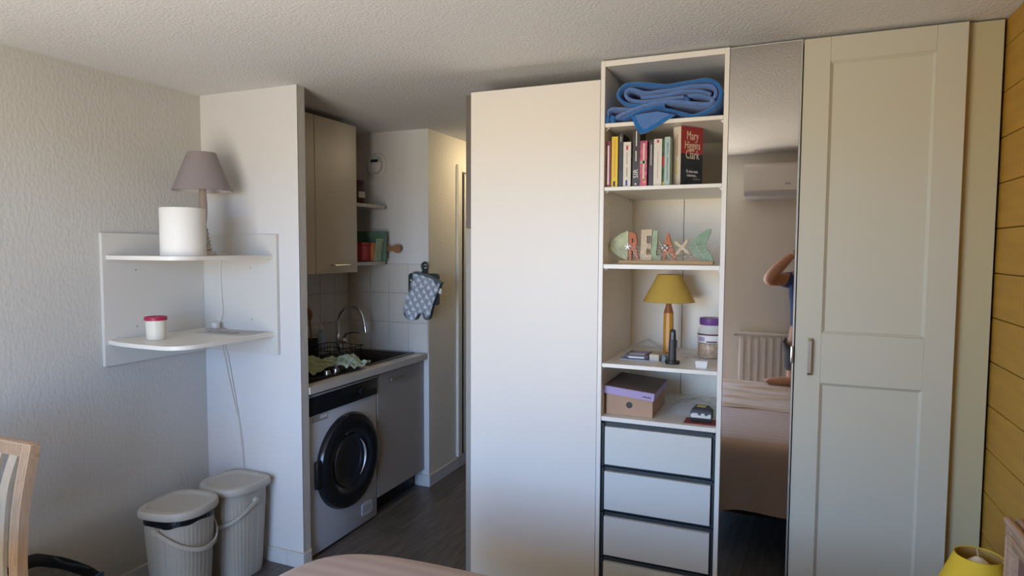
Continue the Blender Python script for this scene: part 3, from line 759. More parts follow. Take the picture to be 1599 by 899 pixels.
sp_.part('bowl', tube(bmesh.new(), [(-2.735, 3.228, 1.14), (-2.735, 3.223, 1.165), (-2.735, 3.219, 1.195), (-2.735, 3.217, 1.215)], [.006, .020, .021, .008], 14), 'wood_brown')

# washing machine (front faces +X)
XF = -2.18
wmx = Thing('washing_machine', 'white front-loading washing machine with black porthole door and black control panel', 'washing machine', (-2.48, 2.845, 0))
wy0, wy1 = YN0+.012, 3.140
wmx.part('body', B(-2.76, XF, wy0, wy1, .012, .838, bev=.008), 'wm_white')
wmx.part('control_panel', B(XF-.01, XF+.007, wy0, wy1, .742, .840, bev=.004), 'wm_black')
wmx.part('top_lip', B(XF-.02, XF+.010, wy0, wy1, .8405, .850, bev=.003), 'wm_grey')
dc = (2.862, .432)
dr_ = wmx.part('door', lathe(bmesh.new(), [(.262, XF-.001), (.262, XF+.012), (.252, XF+.030), (.225, XF+.040), (.185, XF+.042), (.172, XF+.034)], (0, dc[0], dc[1]), 64, 'X', cap=False), 'wm_black', label='black porthole door ring')
wmx.part('glass', lathe(bmesh.new(), [(.176, XF+.036), (.16, XF+.028), (.12, XF+.010), (.06, XF+.002), (.001, XF+.0015)], (0, dc[0], dc[1]), 48, 'X', cap=False), 'wm_glass', parent=dr_)
wmx.part('glass_ring', lathe(bmesh.new(), [(.150, XF+.022), (.146, XF+.028), (.140, XF+.022)], (0, dc[0], dc[1]), 48, 'X', cap=False), 'wm_black', parent=dr_)
wmx.part('reflection_arc', tube(bmesh.new(), [(XF+.030, dc[0]+.125*math.cos(t_), dc[1]+.125*math.sin(t_)) for t_ in [-.95+.1*i for i in range(20)]], [.001+.006*math.sin(PI*i/19) for i in range(20)], 8), 'wm_grey', parent=dr_, label='grey crescent painted as a reflection in the glass')  # grey arc stands in for a bright reflection on the porthole glass
wmx.part('door_grip', B(XF+.002, XF+.030, dc[0]-.285, dc[0]-.235, dc[1]-.075, dc[1]+.075, bev=.012), 'wm_black', parent=dr_)
wmx.part('detergent_drawer_grip', B(XF-.002, XF+.0015, wy0+.03, wy0+.155, .704, .738, bev=.001, seg=1), 'wm_grey')
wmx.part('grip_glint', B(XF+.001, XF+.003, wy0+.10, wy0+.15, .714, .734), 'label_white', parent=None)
wmx.part('dial', lathe(bmesh.new(), [(.024, XF+.006), (.024, XF+.016), (.021, XF+.019), (.001, XF+.019)], (0, 2.985, .790), 28, 'X'), 'wm_black')
wmx.part('service_flap', prism(bmesh.new(), rr(2.985, 3.085, .06, .13, .012), 'X', XF, XF+.003), 'wm_white')
wmx.part('sticker', B(XF+.003, XF+.0036, 3.0, 3.072, .075, .112), 'wm_grey')
for y_ in (wy0+.05, wy1-.05): wmx.part('foot', lathe(bmesh.new(), [(.02, .0005), (.02, .013)], (XF-.05, y_, 0), 14), 'black')
# base cabinet
bc = Thing('base_cabinet', 'greige kitchen base cabinet with one door between washing machine and wall', 'cabinet', (-2.45, 3.41, 0))
bc.part('carcass', B(-2.70, XF-.021, 3.148, YK-.002, .10, .75), 'greige_base')
bc.part('toe_kick', B(-2.70, XF-.07, 3.148, YK-.010, 0.0005, .10), 'black')
d_ = bc.part('door', B(XF-.020, XF, 3.150, YK-.004, .115, .860, bev=.0012, seg=1), 'greige_base')
hp = smoothpath([(XF, 3.262, .803), (XF+.022, 3.264, .803), (XF+.026, 3.28, .803), (XF+.026, 3.39, .803), (XF+.022, 3.408, .803), (XF, 3.41, .803)], 4)
bc.part('handle', tube(bmesh.new(), hp, .0045, 8), 'chrome', parent=d_, label='chrome bow handle')

# hanging board and oven mitt
hk = Thing('hanging_board', 'dark serving board with ring handle hanging on the kitchen wall behind the mitt', 'cutting board', (-2.17, 3.66, 1.24))
hk.part('blade', prism(bmesh.new(), rr(-2.282, -2.055, 1.225, 1.432, .022), 'Y', 3.662, 3.676), 'board_dark')
bm = tube(bmesh.new(), [(-2.160+.022*math.cos(a), 3.668, 1.478+.024*math.sin(a)) for a in [2*PI*i/16 for i in range(16)]], .008, 8, closed=True)
bx(bm, -2.178, -2.142, 3.662, 3.676, 1.425, 1.462)
hk.part('handle', bm, 'board_dark')
bm = bmesh.new()
for k, (x_, z_) in enumerate(((-2.262, 1.385), (-2.240, 1.35), (-2.215, 1.378))): lathe(bm, [(.006, 3.6605), (.006, 3.662)], (x_, 0, z_), 8, 'Y')
hk.part('dots', bm, 'ink_white')
hk.part('peg', lathe(bmesh.new(), [(.006, 3.652), (.006, YK-.007)], (-2.160, 0, 1.478), 10, 'Y'), 'black')
om = Thing('oven_mitt', 'silver quilted oven mitt hanging thumb-down over the dark board', 'oven mitt', (-2.15, 3.64, 1.12))
outl = [(-2.222, 1.432), (-2.165, 1.425), (-2.105, 1.408), (-2.050, 1.382), (-2.022, 1.368), (-2.050, 1.30), (-2.078, 1.235), (-2.098, 1.165), (-2.108, 1.138), (-2.128, 1.128), (-2.148, 1.136), (-2.160, 1.170), (-2.170, 1.198),
        (-2.190, 1.165), (-2.212, 1.128), (-2.245, 1.122), (-2.278, 1.133), (-2.300, 1.155), (-2.300, 1.195), (-2.285, 1.245), (-2.258, 1.32), (-2.238, 1.385)]
om.part('backing', prism(bmesh.new(), outl, 'Y', 3.630, 3.6615), 'mitt_dark')
def inside(p, poly):
    c = False; n = len(poly)
    for i in range(n):
        (x1_, y1_), (x2_, y2_) = poly[i], poly[(i+1) % n]
        if (y1_ > p[1]) != (y2_ > p[1]) and p[0] < (x2_-x1_)*(p[1]-y1_)/(y2_-y1_)+x1_: c = not c
    return c
bm = bmesh.new(); s_ = .047; ang = math.radians(20)
cxm, czm = -2.16, 1.28; cxs = [sum(p[0] for p in outl)/len(outl), sum(p[1] for p in outl)/len(outl)]
def toin(p):   # pull a point that falls outside back onto the outline
    if inside(p, outl): return p
    best = None
    for i in range(len(outl)):
        a = Vector(outl[i]); b = Vector(outl[(i+1) % len(outl)]); q = Vector(p); d_ = b-a
        t_ = max(0, min(1, (q-a).dot(d_)/d_.length_squared)); r_ = a+d_*t_
        if best is None or (r_-q).length < best[0]: best = ((r_-q).length, r_)
    return (best[1].x, best[1].y)
N_ = 6
for i in range(-8, 9):
    for k in range(-9, 10):
        u0, v0 = i*s_, k*s_
        def W_(u, v):
            x = cxm+math.cos(ang)*(u-v)*.62+math.sin(ang)*(u+v)*.85*.5; z = czm-math.sin(ang)*(u-v)*.35+math.cos(ang)*(u+v)*.72
            return (x, z)
        if sum(inside(W_(u0+s_*q1, v0+s_*q2), outl) for q1 in (.2, .5, .8) for q2 in (.2, .5, .8)) < 4: continue
        g = []
        for a_ in range(N_+1):
            row = []
            for b_ in range(N_+1):
                fa_, fb_ = a_/N_, b_/N_; p = toin(W_(u0+s_*fa_, v0+s_*fb_))
                hgt = .009*(max(0, math.sin(PI*fa_))*max(0, math.sin(PI*fb_)))**.32
                row.append(bm.verts.new((p[0], 3.6298-hgt, p[1])))
            g.append(row)
        for a_ in range(N_):
            for b_ in range(N_): bm.faces.new((g[a_][b_], g[a_+1][b_], g[a_+1][b_+1], g[a_][b_+1]))
om.part('quilting', bm, 'mitt_silver', smooth=60)
om.part('cuff_band', prism(bmesh.new(), [(-2.224, 1.434), (-2.165, 1.428), (-2.105, 1.411), (-2.050, 1.385), (-2.018, 1.369), (-2.012, 1.376), (-2.046, 1.394), (-2.103, 1.420), (-2.163, 1.437), (-2.222, 1.443)], 'Y', 3.624, 3.6615), 'mitt_dark')
om.part('care_tag', prism(bmesh.new(), [(-2.052, 1.308), (-2.026, 1.302), (-2.022, 1.334), (-2.045, 1.342)], 'Y', 3.644, 3.646), 'label_white', label='small white tag')

# ------------------------------------------------------------------ things on the open shelves
Z1, Z2, Z3, Z4, Z5 = [b for a, b in SH]
# --- blue blanket, rolled up
bl = Thing('blanket', 'rolled blue fleece blanket on the top shelf with one corner hanging over the edge', 'blanket', (-.44, 2.8, Z1))
def ribbon(path, th, y0, y1, wob=0.0):
    bm = bmesh.new(); a = []
    n = len(path)
    for i, p in enumerate(path):
        q0 = path[max(i-1, 0)]; q1 = path[min(i+1, n-1)]
        t_ = Vector((q1[0]-q0[0], q1[1]-q0[1])).normalized(); nn = Vector((-t_.y, t_.x))*(th/2)
        yy = y0+wob*math.sin(i*.9)
        row = []
        for (yv, s) in ((yy+th*.35, .55), (yy, 0.25), (yy, -.25), (yy+th*.35, -.55)):
            pass
        pr = [(1, yy+th*.4), (.5, yy), (-.5, yy), (-1, yy+th*.4), (-1, y1), (1, y1)]
        a.append([(p[0]+nn.x*s, yv, p[1]+nn.y*s) for s, yv in pr])
    loft(bm, a); return bm
TH = .0128
def bp(pts):      # fold lines measured on the blanket, in shelf coordinates (x, height above the shelf)
    out = [(max(-.676, -.694+(a-90)*.000708), 0, Z1+.004+max(0.0022, ((470-(a-85)*.06)-b)*.00066)) for a, b in pts]
    return [(p.x, p.z) for p in smoothpath(out, 6)]
bl.part('outer_layer', ribbon(bp([(330, 366), (250, 362), (192, 335), (172, 298), (195, 252), (250, 233), (370, 243), (450, 252), (560, 238), (660, 226), (718, 252), (738, 310), (718, 368), (680, 402), (600, 432), (540, 420), (480, 402), (400, 388)]), TH*1.1, 2.622, 3.00, .0015), 'blue_hem')
bl.part('roll', ribbon(bp([(690, 350), (712, 305), (690, 262), (600, 258), (450, 278), (330, 288), (245, 263), (214, 290), (238, 326), (330, 342), (450, 330), (540, 320)]), TH*1.15, 2.628, 3.00, .002), 'blue_fleece')
bl.part('inner_fold', ribbon(bp([(300, 312), (420, 308), (520, 288), (620, 286), (684, 306)]), TH, 2.632, 2.99, .002), 'blue_fleece')
bl.part('inner_fold', ribbon(bp([(545, 322), (566, 338), (545, 344), (530, 338)]), TH*.8, 2.628, 2.99, .001), 'blue_hem')
bl.part('inner_fold', ribbon(bp([(560, 312), (630, 312), (690, 332)]), TH, 2.632, 2.99, .002), 'blue_fleece')
bl.part('folded_layer', ribbon(bp([(704, 345), (680, 368), (600, 364), (520, 352), (440, 350), (340, 368), (240, 402), (160, 440), (140, 452)]), TH*1.25, 2.616, 2.98, .0015), 'blue_fleece')
bl.part('left_fold', ribbon(bp([(260, 388), (200, 384), (140, 382), (110, 398), (100, 430), (98, 458)]), TH*1.1, 2.624, 2.98, .0015), 'blue_fleece')
bl.part('under_layer', ribbon(bp([(440, 372), (380, 380), (300, 404), (240, 432), (200, 452)]), TH, 2.613, 2.97, .0015), 'blue_hem')
def drape(pts, y, th, m, name):
    bm = bmesh.new(); prism(bm, pts, 'Y', y, y+th); bl.part(name, bm, m)
drape([(-.575, Z1+.020), (-.557, Z1-.022), (-.536, Z1-.052), (-.505, Z1-.044), (-.463, Z1-.022), (-.438, Z1-.004), (-.405, Z1+.012), (-.47, Z1+.030), (-.53, Z1+.026)], 2.598, .007, 'blue_fleece', 'hanging_corner')
hem = [(-.576, Z1+.021), (-.558, Z1-.024), (-.537, Z1-.055), (-.503, Z1-.047), (-.462, Z1-.025), (-.436, Z1-.007), (-.402, Z1+.010), (-.412, Z1+.016), (-.444, Z1+.004), (-.468, Z1-.012), (-.508, Z1-.032), (-.528, Z1-.037), (-.546, Z1-.014), (-.562, Z1+.022)]
drape(hem, 2.5965, .0095, 'blue_hem', 'hem')
bl.part('tail_hem', B(-.684, -.668, 2.613, 2.97, Z1+.0005, Z1+.032, bev=.006), 'blue_hem')
bl.part('tail_hem', B(-.664, -.644, 2.606, 2.90, Z1+.0005, Z1+.030, bev=.007), 'blue_hem')

# --- books on the second shelf
def book(label, x0, x1, h, cm, front=2.632, depth=.118, marks=(), texts=()):
    t = Thing('book', label, 'book', ((x0+x1)/2, front+depth/2, Z2), group='paperbacks on the second shelf')
    z0, z1 = Z2+.0004, Z2+h; c = .0012
    bm = B(x0, x0+c, front, front+depth, z0, z1); bx(bm, x1-c, x1, front, front+depth, z0, z1); bx(bm, x0+c, x1-c, front, front+c, z0, z1)
    t.part('cover', bm, cm, smooth=None)
    t.part('pages', B(x0+c, x1-c, front+c+.0002, front+depth-.003, z0+.001, z1-.002), 'pages', smooth=None)
    w_ = x1-x0
    for m, u0, u1, v0, v1 in marks:      # printed blocks on the spine, in fractions
        t.part('print', B(x0+w_*u0, x0+w_*u1, front-.0005, front+.0001, z0+h*v0, z0+h*v1), m, smooth=None)
    for m, body, size, u, v in texts:
        t.part('lettering', text_bm(body, size, .0003, face_front(x0+w_*u, front-.0005, z0+h*v, PI/2)), m, smooth=None)
    return t
mat('c_maroon', (.22, .03, .06), .45, var=.25, vscale=60); mat('c_yellow', (.74, .53, .03), .45); mat('c_navy', (.03, .035, .05), .45, var=.3, vscale=30)
mat('c_white', (.70, .66, .59), .5); mat('c_black', (.035, .022, .024), .4); mat('c_pink', (.50, .09, .17), .45, var=.5, vscale=60)
mat('c_green', (.05, .12, .05), .5, var=.6, vscale=40); mat('c_teal', (.40, .52, .48), .5); mat('c_cream', (.72, .64, .53), .5)
mat('c_red', (.36, .035, .035), .45, var=.08); mat('c_ink', (.022, .026, .035), .4, var=.4, vscale=20)
book('maroon paperback with a white title strip, leftmost on the book shelf', -.684, -.6645, .190, 'c_maroon', marks=[('ink_white', .30, .62, .06, .9)])
book('bright yellow paperback on the book shelf', -.6615, -.6355, .207, 'c_yellow', marks=[('ink_dark', .3, .62, .02, .12), ('ink_orange', .46, .56, .2, .95)])
book('dark navy slim paperback right of the yellow one', -.6315, -.6145, .216, 'c_navy', marks=[('ink_grey', .35, .6, .85, .95)])
book('cream white paperback left of the tall black one', -.6125, -.5815, .182, 'c_white', marks=[('ink_red', .38, .62, .82, .92), ('ink_grey', .42, .55, .50, .78), ('ink_grey', .4, .58, .22, .44), ('ink_blue', .34, .58, .03, .15)])
book('tall black paperback with large white lettering low on its spine', -.5755, -.5465, .233, 'c_black', front=2.636, texts=[('ink_white', 'SIR', .028, .52, .225)], marks=[('ink_white', .45, .58, .70, .96), ('ink_white', .42, .56, .44, .62), ('ink_white', .35, .6, .03, .06)])
book('pink patterned paperback in the middle of the row', -.5445, -.5155, .183, 'c_pink', marks=[('ink_cream', .42, .66, .12, .94), ('fish_green', .05, .9, .50, .56), ('ink_yellow', .5, .75, .08, .16)])
book('thin black paperback right of the pink one', -.5085, -.4905, .184, 'c_black', front=2.634, marks=[('ink_white', .42, .56, .45, .9)])
book('cream paperback with a small red dot on its spine', -.4885, -.4565, .187, 'c_white', marks=[('ink_grey', .47, .54, .16, .74), ('ink_red', .36, .62, .92, .975)])
book('very thin green and red booklet beside the teal book', -.4558, -.4465, .186, 'c_green', front=2.640, marks=[('ink_red', .0, .95, .42, .62), ('ink_yellow', .0, .9, .02, .08)])
book('pale teal paperback with dark lettering on its spine', -.4455, -.4245, .193, 'c_teal', texts=[('ink_dark', "L'homme \u00e0 l'envers", .0120, .5, .34), ('ink_blue', 'Fred Vargas', .0100, .5, .76)])
# the thick paperback standing turned so that its cover shows
ang = math.radians(51); bk = Thing('book', 'thick paperback turned to show its red and black cover, right end of the row', 'book', (-.388, 2.672, Z2), rot=(0, 0, ang), group='paperbacks on the second shelf')
bw, bth, bh = .118, .043, .240      # local: cover runs along +x at y=0 (faces -y), thickness along +y
bk.part('cover', B(0, bw, 0, .0012, .0004, bh*.55), 'c_ink', smooth=None, label='black lower half of the cover')
bk.part('cover', B(0, bw, 0, .0012, bh*.55, bh), 'c_red', smooth=None, label='red upper half of the cover')
bk.part('back_cover', B(0, bw, bth-.0012, bth, .0004, bh), 'c_cream', smooth=None)
bk.part('spine', B(-.0012, 0, 0, bth, .0004, bh), 'c_cream', smooth=None, label='cream spine')
bk.part('pages', B(.0003, bw-.002, .0014, bth-.0014, .002, bh-.002), 'pages', smooth=None)
for body, z, s, m in (('Mary', .204, .050, 'ink_cream'), ('Higgins', .166, .046, 'ink_cream'), ('Clark', .128, .052, 'ink_cream'), ('Et nous nous', .062, .0185, 'ink_white'), ('reverrons...', .046, .0185, 'ink_white')):
    bk.part('lettering', text_bm(body, s, .0003, face_front(bw*.52, -.0006, z), sx=.64), m, smooth=None)
bk.part('print', B(bw*.55, bw*.9, -.0006, 0, .030, .033), 'ink_grey', smooth=None)
bm = bmesh.new(); bx(bm, -.0018, -.0012, bth*.40, bth*.5, .12, .21); bk.part('print', bm, 'ink_orange', smooth=None)
bk.part('print', B(-.0018, -.0012, bth*.2, bth*.75, .006, .009), 'ink_orange', smooth=None)
bk.part('print', B(-.0018, -.0012, bth*.40, bth*.55, .05, .105), 'ink_yellow', smooth=None)

# --- fish ornament
fi = Thing('fish_ornament', 'wooden fish ornament whose painted letters spell RELAX on the third shelf', 'ornament', (-.45, 2.72, Z3))
fi.part('base', B(-.641, -.256, 2.690, 2.750, Z3+.0003, Z3+.016, bev=.001, seg=1), 'fish_wood')
YF = 2.705
def sm2(pts, sub=5, closed=False): return [(p.x, p.z) for p in smoothpath([(a, 0, b) for a, b in pts], sub, closed)]
head = [(-.604, 1.556), (-.603, 1.672)] + sm2([(-.608, 1.673), (-.634, 1.662), (-.662, 1.643), (-.682, 1.621), (-.6835, 1.614), (-.677, 1.609), (-.6835, 1.604), (-.681, 1.597), (-.660, 1.577), (-.632, 1.560), (-.610, 1.5505)], 4)
fi.part('head', prism(bmesh.new(), head, 'Y', YF, YF+.016), 'fish_pale')
tail_ = sm2([(-.352, 1.615), (-.335, 1.640), (-.305, 1.664), (-.275, 1.679), (-.268, 1.676), (-.272, 1.655), (-.290, 1.614), (-.276, 1.590), (-.260, 1.562), (-.257, 1.5458), (-.285, 1.5458), (-.315, 1.560), (-.338, 1.585)], 4, True)
fi.part('tail', prism(bmesh.new(), tail_, 'Y', YF, YF+.016), 'fish_tail')
zb_ = Z3+.0165
fi.part('letter_e', prism(bmesh.new(), [(-.551, zb_), (-.503, zb_), (-.503, zb_+.024), (-.525, zb_+.024), (-.5245, zb_+.050), (-.506, zb_+.050), (-.506, zb_+.070), (-.524, zb_+.070), (-.524, zb_+.103), (-.503, zb_+.103), (-.503, zb_+.128), (-.547, zb_+.128)], 'Y', YF-.004, YF+.013), 'fish_cream')
fi.part('letter_l', prism(bmesh.new(), [(-.509, zb_), (-.465, zb_), (-.464, zb_+.019), (-.486, zb_+.019), (-.479, zb_+.121), (-.500, zb_+.126)], 'Y', YF+.001, YF+.018), 'fish_green')
def font_letter(ch, x0, x1, z0, z1, th, m, name, tilt=0.0):
    bm = text_bm(ch, .1, .01, None, bold=.004)
    xs = [v.co.x for v in bm.verts]; ys = [v.co.y for v in bm.verts]
    sx = (x1-x0)/(max(xs)-min(xs)); sz = (z1-z0)/(max(ys)-min(ys)); mx_, my_ = (max(xs)+min(xs))/2, (max(ys)+min(ys))/2
    for v in bm.verts:
        x = (v.co.x-mx_)*sx; z = (v.co.y-my_)*sz; d = v.co.z*th/.02
        v.co = Vector((x*math.cos(tilt)-z*math.sin(tilt)+(x0+x1)/2, YF+.006-d, x*math.sin(tilt)+z*math.cos(tilt)+(z0+z1)/2))
    fi.part(name, bm, m, smooth=30)
font_letter('R', -.601, -.553, zb_, zb_+.118, .016, 'fish_coral', 'letter_r')
font_letter('A', -.463, -.408, zb_+.004, zb_+.113, .016, 'fish_coral', 'letter_a', .06)
def starfish(cx_, cz_, r0, r1, arms, y0, y1, rot, sq=1.0):
    pts = []
    for i in range(arms*6):
        a = rot+2*PI*i/(arms*6); k = (.5+.5*math.cos(arms*(a-rot)))**2.2
        r = r1+(r0-r1)*k; pts.append((cx_+r*math.cos(a)*sq, cz_+r*math.sin(a)))
    return prism(bmesh.new(), pts, 'Y', y0, y1)
fi.part('letter_x', starfish(-.381, 1.604, .043, .010, 4, YF-.006, YF+.006, math.radians(52), .95), 'fish_cream', label='cream X shaped like a starfish')
fi.part('small_starfish', starfish(-.603, 1.606, .016, .005, 5, YF-.012, YF-.001, .3), 'white_gloss', label='tiny white starfish')
lb = fi.part('lifebuoy', tube(bmesh.new(), [(-.448+.0095*math.cos(a), YF-.010, 1.602+.0095*math.sin(a)) for a in [2*PI*i/16 for i in range(16)]], .0035, 8, closed=True), 'white_gloss')
for k in range(4):
    a0 = PI/4+PI/2*k
    fi.part('lifebuoy_band', tube(bmesh.new(), [(-.448+.0095*math.cos(a), YF-.010, 1.602+.0095*math.sin(a)) for a in (a0-.22, a0, a0+.22)], .0041, 8), 'c_navy', parent=lb)
bm = bmesh.new(); rn = random.Random(4)
for i in range(22):       # fishing net strands crossing behind and over the letters
    x = -.60+.015*i; h_ = .055+.03*math.sin(i*.7)
    for sgn in (-1, 1):
        pts = [(x+sgn*.010*k+.003*rn.uniform(-1, 1), YF+.0165+.002*rn.uniform(-1, 1) if i % 3 else YF-.007, Z3+.014+h_*k/5) for k in range(6)]
        tube(bm, pts, .0007, 3, cap=False)
for k in range(5):
    z = Z3+.018+.014*k
    tube(bm, [(-.60+.0175*i, YF-.006+.003*math.sin(i*1.7), z+.003*math.sin(i*.9+k)) for i in range(19)], .0008, 3, cap=False)
fi.part('fishing_net', bm, 'net', kind='stuff')

# --- yellow lamp on the fourth shelf
def yellow_lamp(x, y, z, label, sb, rb, rt, hh, stem_h, bulb=1.0, spokes=3, sm='shade_yellow'):
    t = Thing('table_lamp', label, 'lamp', (x, y, z))
    zt = sb+hh
    s = t.part('lamp_shade', cone_shade(x, y, sb, zt, rb, rt), sm)
    t.part('shade_lining', cone_shade(x, y, sb+.0004, zt-.0004, rb-.0025, rt-.0025, .0008), 'shade_yellow_in', parent=s)
    for rad, zz in ((rb, sb), (rt, zt)):
        t.part('rim', tube(bmesh.new(), [(x+rad*math.cos(a), y+rad*math.sin(a), zz) for a in [2*PI*i/40 for i in range(40)]], .0016, 6, True), sm, parent=s)
    t.part('stem', lathe(bmesh.new(), [(.030, z+.0005), (.0245, z+.006), (.0225, z+.02), (.0235, z+stem_h*.5), (.0225, z+stem_h*.80)], (x, y, 0), 10), 'lamp_wood_honey', smooth=20)
    t.part('neck', lathe(bmesh.new(), [(.0225, z+stem_h*.80), (.012, z+stem_h*.97), (.012, z+stem_h*1.02), (.009, z+stem_h*1.03)], (x, y, 0), 24), 'lamp_wood_red')
    t.part('socket', lathe(bmesh.new(), [(.012, z+stem_h*1.03), (.014, z+stem_h*1.05), (.014, z+stem_h*1.18), (.010, z+stem_h*1.2)], (x, y, 0), 18), 'bulb')
    bz = z+stem_h*1.2
    t.part('bulb', lathe(bmesh.new(), [(r_*bulb, bz+h_*bulb) for r_, h_ in ((.010, 0), (.018, .015), (.022, .030), (.018, .045), (.008, .053), (.001, .055))], (x, y, 0), 24), 'bulb')
    for a in (PI*.45, PI*2/3+PI*.45, PI*4/3+PI*.45)[:spokes]:
        t.part('shade_spoke', tube(bmesh.new(), [(x, y, zt-.012), (x+rt*math.cos(a), y+rt*math.sin(a), zt-.002)], .0013, 6), 'label_white', parent=s)
    return t
yellow_lamp(-.476, 3.0, Z4, 'table lamp with yellow shade and honey wood stem on the open shelf', 1.358, .116, .053, .122, .232)
# --- jar of snacks
pj = jar('snack_jar', 'clear plastic jar with purple lid half full of nuts on the lamp shelf', 'jar', -.283, 2.95, Z4, .056, .150, .026, 'glass_clear', 'peanut', 'purple_lid', lh=.42)
bm = bmesh.new()
def arc_label(cx_, cy_, r, z0, z1, a0, a1, n=14):
    bm = bmesh.new(); aa = [a0+(a1-a0)*i/n for i in range(n+1)]
    o = [(cx_+r*math.cos(a), cy_+r*math.sin(a)) for a in aa]; i_ = [(cx_+(r-.0006)*math.cos(a), cy_+(r-.0006)*math.sin(a)) for a in aa[::-1]]
    return prism(bm, o+i_, 'Z', z0, z1)
pj.part('paper_label', arc_label(-.283, 2.95, .0567, Z4+.070, Z4+.102, PI, 2*PI), 'label_white')
pj.part('label_band', arc_label(-.283, 2.95, .0568, Z4+.1025, Z4+.109, PI, 2*PI), 'wine_lid')
pj.part('label_print', arc_label(-.283, 2.95, .0571, Z4+.076, Z4+.094, 3.75, 4.35), 'lilac')
pj.part('label_print', arc_label(-.283, 2.95, .0571, Z4+.072, Z4+.078, 4.5, 5.3), 'wine_lid')
# --- black cordless device standing on its foot
ph = Thing('handset', 'slim black upright handset standing in its charging foot', 'handset', (-.412, 2.715, Z4))
ph.part('charging_foot', prism(bmesh.new(), [(-.412+.030*math.cos(a), 2.715+.022*math.sin(a)) for a in [2*PI*i/24 for i in range(24)]], 'Z', Z4+.0004, Z4+.014), 'black')
ph.part('body', loft(bmesh.new(), [[(-.412+w_*c*1.0, 2.715+d_*s, z) for c, s in [(math.copysign(abs(math.cos(a))**.6, math.cos(a)), math.copysign(abs(math.sin(a))**.6, math.sin(a))) for a in [2*PI*i/20 for i in range(20)]]] for w_, d_, z in ((.0155, .011, Z4+.014), (.0150, .011, Z4+.08), (.0125, .010, Z4+.128), (.0115, .009, Z4+.140), (.006, .006, Z4+.145))]), 'black')
for k in range(5): ph.part('key', B(-.416, -.408, 2.7035, 2.7055, Z4+.105+.006*k, Z4+.108+.006*k), 'grey_plastic')
ph.part('side_clip', B(-.398, -.393, 2.711, 2.719, Z4+.07, Z4+.10, bev=.001, seg=1), 'black')
# --- white charger
wc = Thing('charger', 'small white plug-in charger with its cable at the shelf edge', 'charger', (-.288, 2.675, Z4))
wc.part('body', loft(bmesh.new(), [rect(-.307, -.269, 2.655, 2.700, Z4+.0005), rect(-.309, -.267, 2.653, 2.702, Z4+.006), rect(-.312, -.264, 2.650, 2.705, Z4+.026), rect(-.308, -.268, 2.654, 2.702, Z4+.030)]), 'white_gloss')
wc.part('pin', tube(bmesh.new(), [(-.300, 2.68, Z4+.03), (-.300, 2.68, Z4+.048)], .003, 8), 'steel'); wc.part('pin', tube(bmesh.new(), [(-.277, 2.68, Z4+.03), (-.277, 2.68, Z4+.048)], .003, 8), 'steel')
wc.part('cable', tube(bmesh.new(), smoothpath([(-.288, 2.704, Z4+.015), (-.285, 2.74, Z4+.004), (-.31, 2.80, Z4+.003), (-.36, 2.86, Z4+.003), (-.40, 2.93, Z4+.003)], 6), .002, 6), 'white_gloss')
# --- flat things on the lamp shelf
single('plastic_sleeve', 'pale blue plastic sleeve lying under the dark booklet', 'sleeve', B(-.640, -.480, 2.735, 2.875, Z4+.0005, Z4+.003), 'blue_paper', origin=(-.56, 2.80, Z4))
wb = Thing('booklet', 'dark booklet with painted white glare lying on the lamp shelf', 'booklet', (-.565, 2.81, Z4+.003))
wb.part('cover', B(-.618, -.520, 2.748, 2.865, Z4+.0035, Z4+.022, bev=.002, seg=1), 'wallet')
wb.part('spine', B(-.530, -.518, 2.746, 2.866, Z4+.004, Z4+.0235, bev=.002, seg=1), 'plum')
wb.part('print', B(-.604, -.536, 2.747, 2.7485, Z4+.007, Z4+.014), 'white_gloss'); wb.part('print', B(-.606, -.538, 2.756, 2.79, Z4+.0215, Z4+.0228), 'white_gloss')  # white strips paint the glare on the booklet's edge and cover
wb.part('print', B(-.60, -.535, 2.805, 2.845, Z4+.0215, Z4+.0226), 'lilac')
t = Thing('small_box', 'small cream cardboard box between the booklet and the handset', 'box', (-.485, 2.80, Z4))
t.part('carton', B(-.513, -.472, 2.742, 2.86, Z4+.0005, Z4+.028, bev=.0015, seg=1), 'cream_box'); t.part('flap', B(-.511, -.474, 2.744, 2.82, Z4+.028, Z4+.0295), 'fish_cream')
t = Thing('grey_pouch', 'crumpled dark grey pouch beside the handset foot', 'pouch', (-.45, 2.75, Z4))
t.part('pouch_body', loft(bmesh.new(), [[(-.448+.020*k*math.cos(a)*(1+.2*math.sin(3*a)), 2.765+.035*k*math.sin(a), Z4+zz) for a in [2*PI*i/16 for i in range(16)]] for k, zz in ((.9, .0005), (1, .006), (.75, .022), (.3, .030))]), 'grey_plastic')
t.part('drawstring', tube(bmesh.new(), smoothpath([(-.448, 2.75, Z4+.028), (-.440, 2.735, Z4+.02), (-.437, 2.722, Z4+.004)], 5), .0015, 6), 'ink_dark')
single('lamp_cord', 'beige lamp cord lying in loops at the back of the lamp shelf', 'cord', tube(tube(bmesh.new(), smoothpath([(-.49, 3.03, Z4+.006), (-.54, 3.10, Z4+.012), (-.60, 3.12, Z4+.035), (-.635, 3.07, Z4+.02), (-.655, 2.99, Z4+.004), (-.66, 2.92, Z4+.004)], 8), .003, 6), smoothpath([(-.47, 3.04, Z4+.004), (-.42, 3.03, Z4+.004), (-.37, 2.99, Z4+.004), (-.345, 2.93, Z4+.004), (-.40, 2.90, Z4+.004)], 8), .003, 6), 'cord_white', origin=(-.55, 3.05, Z4))
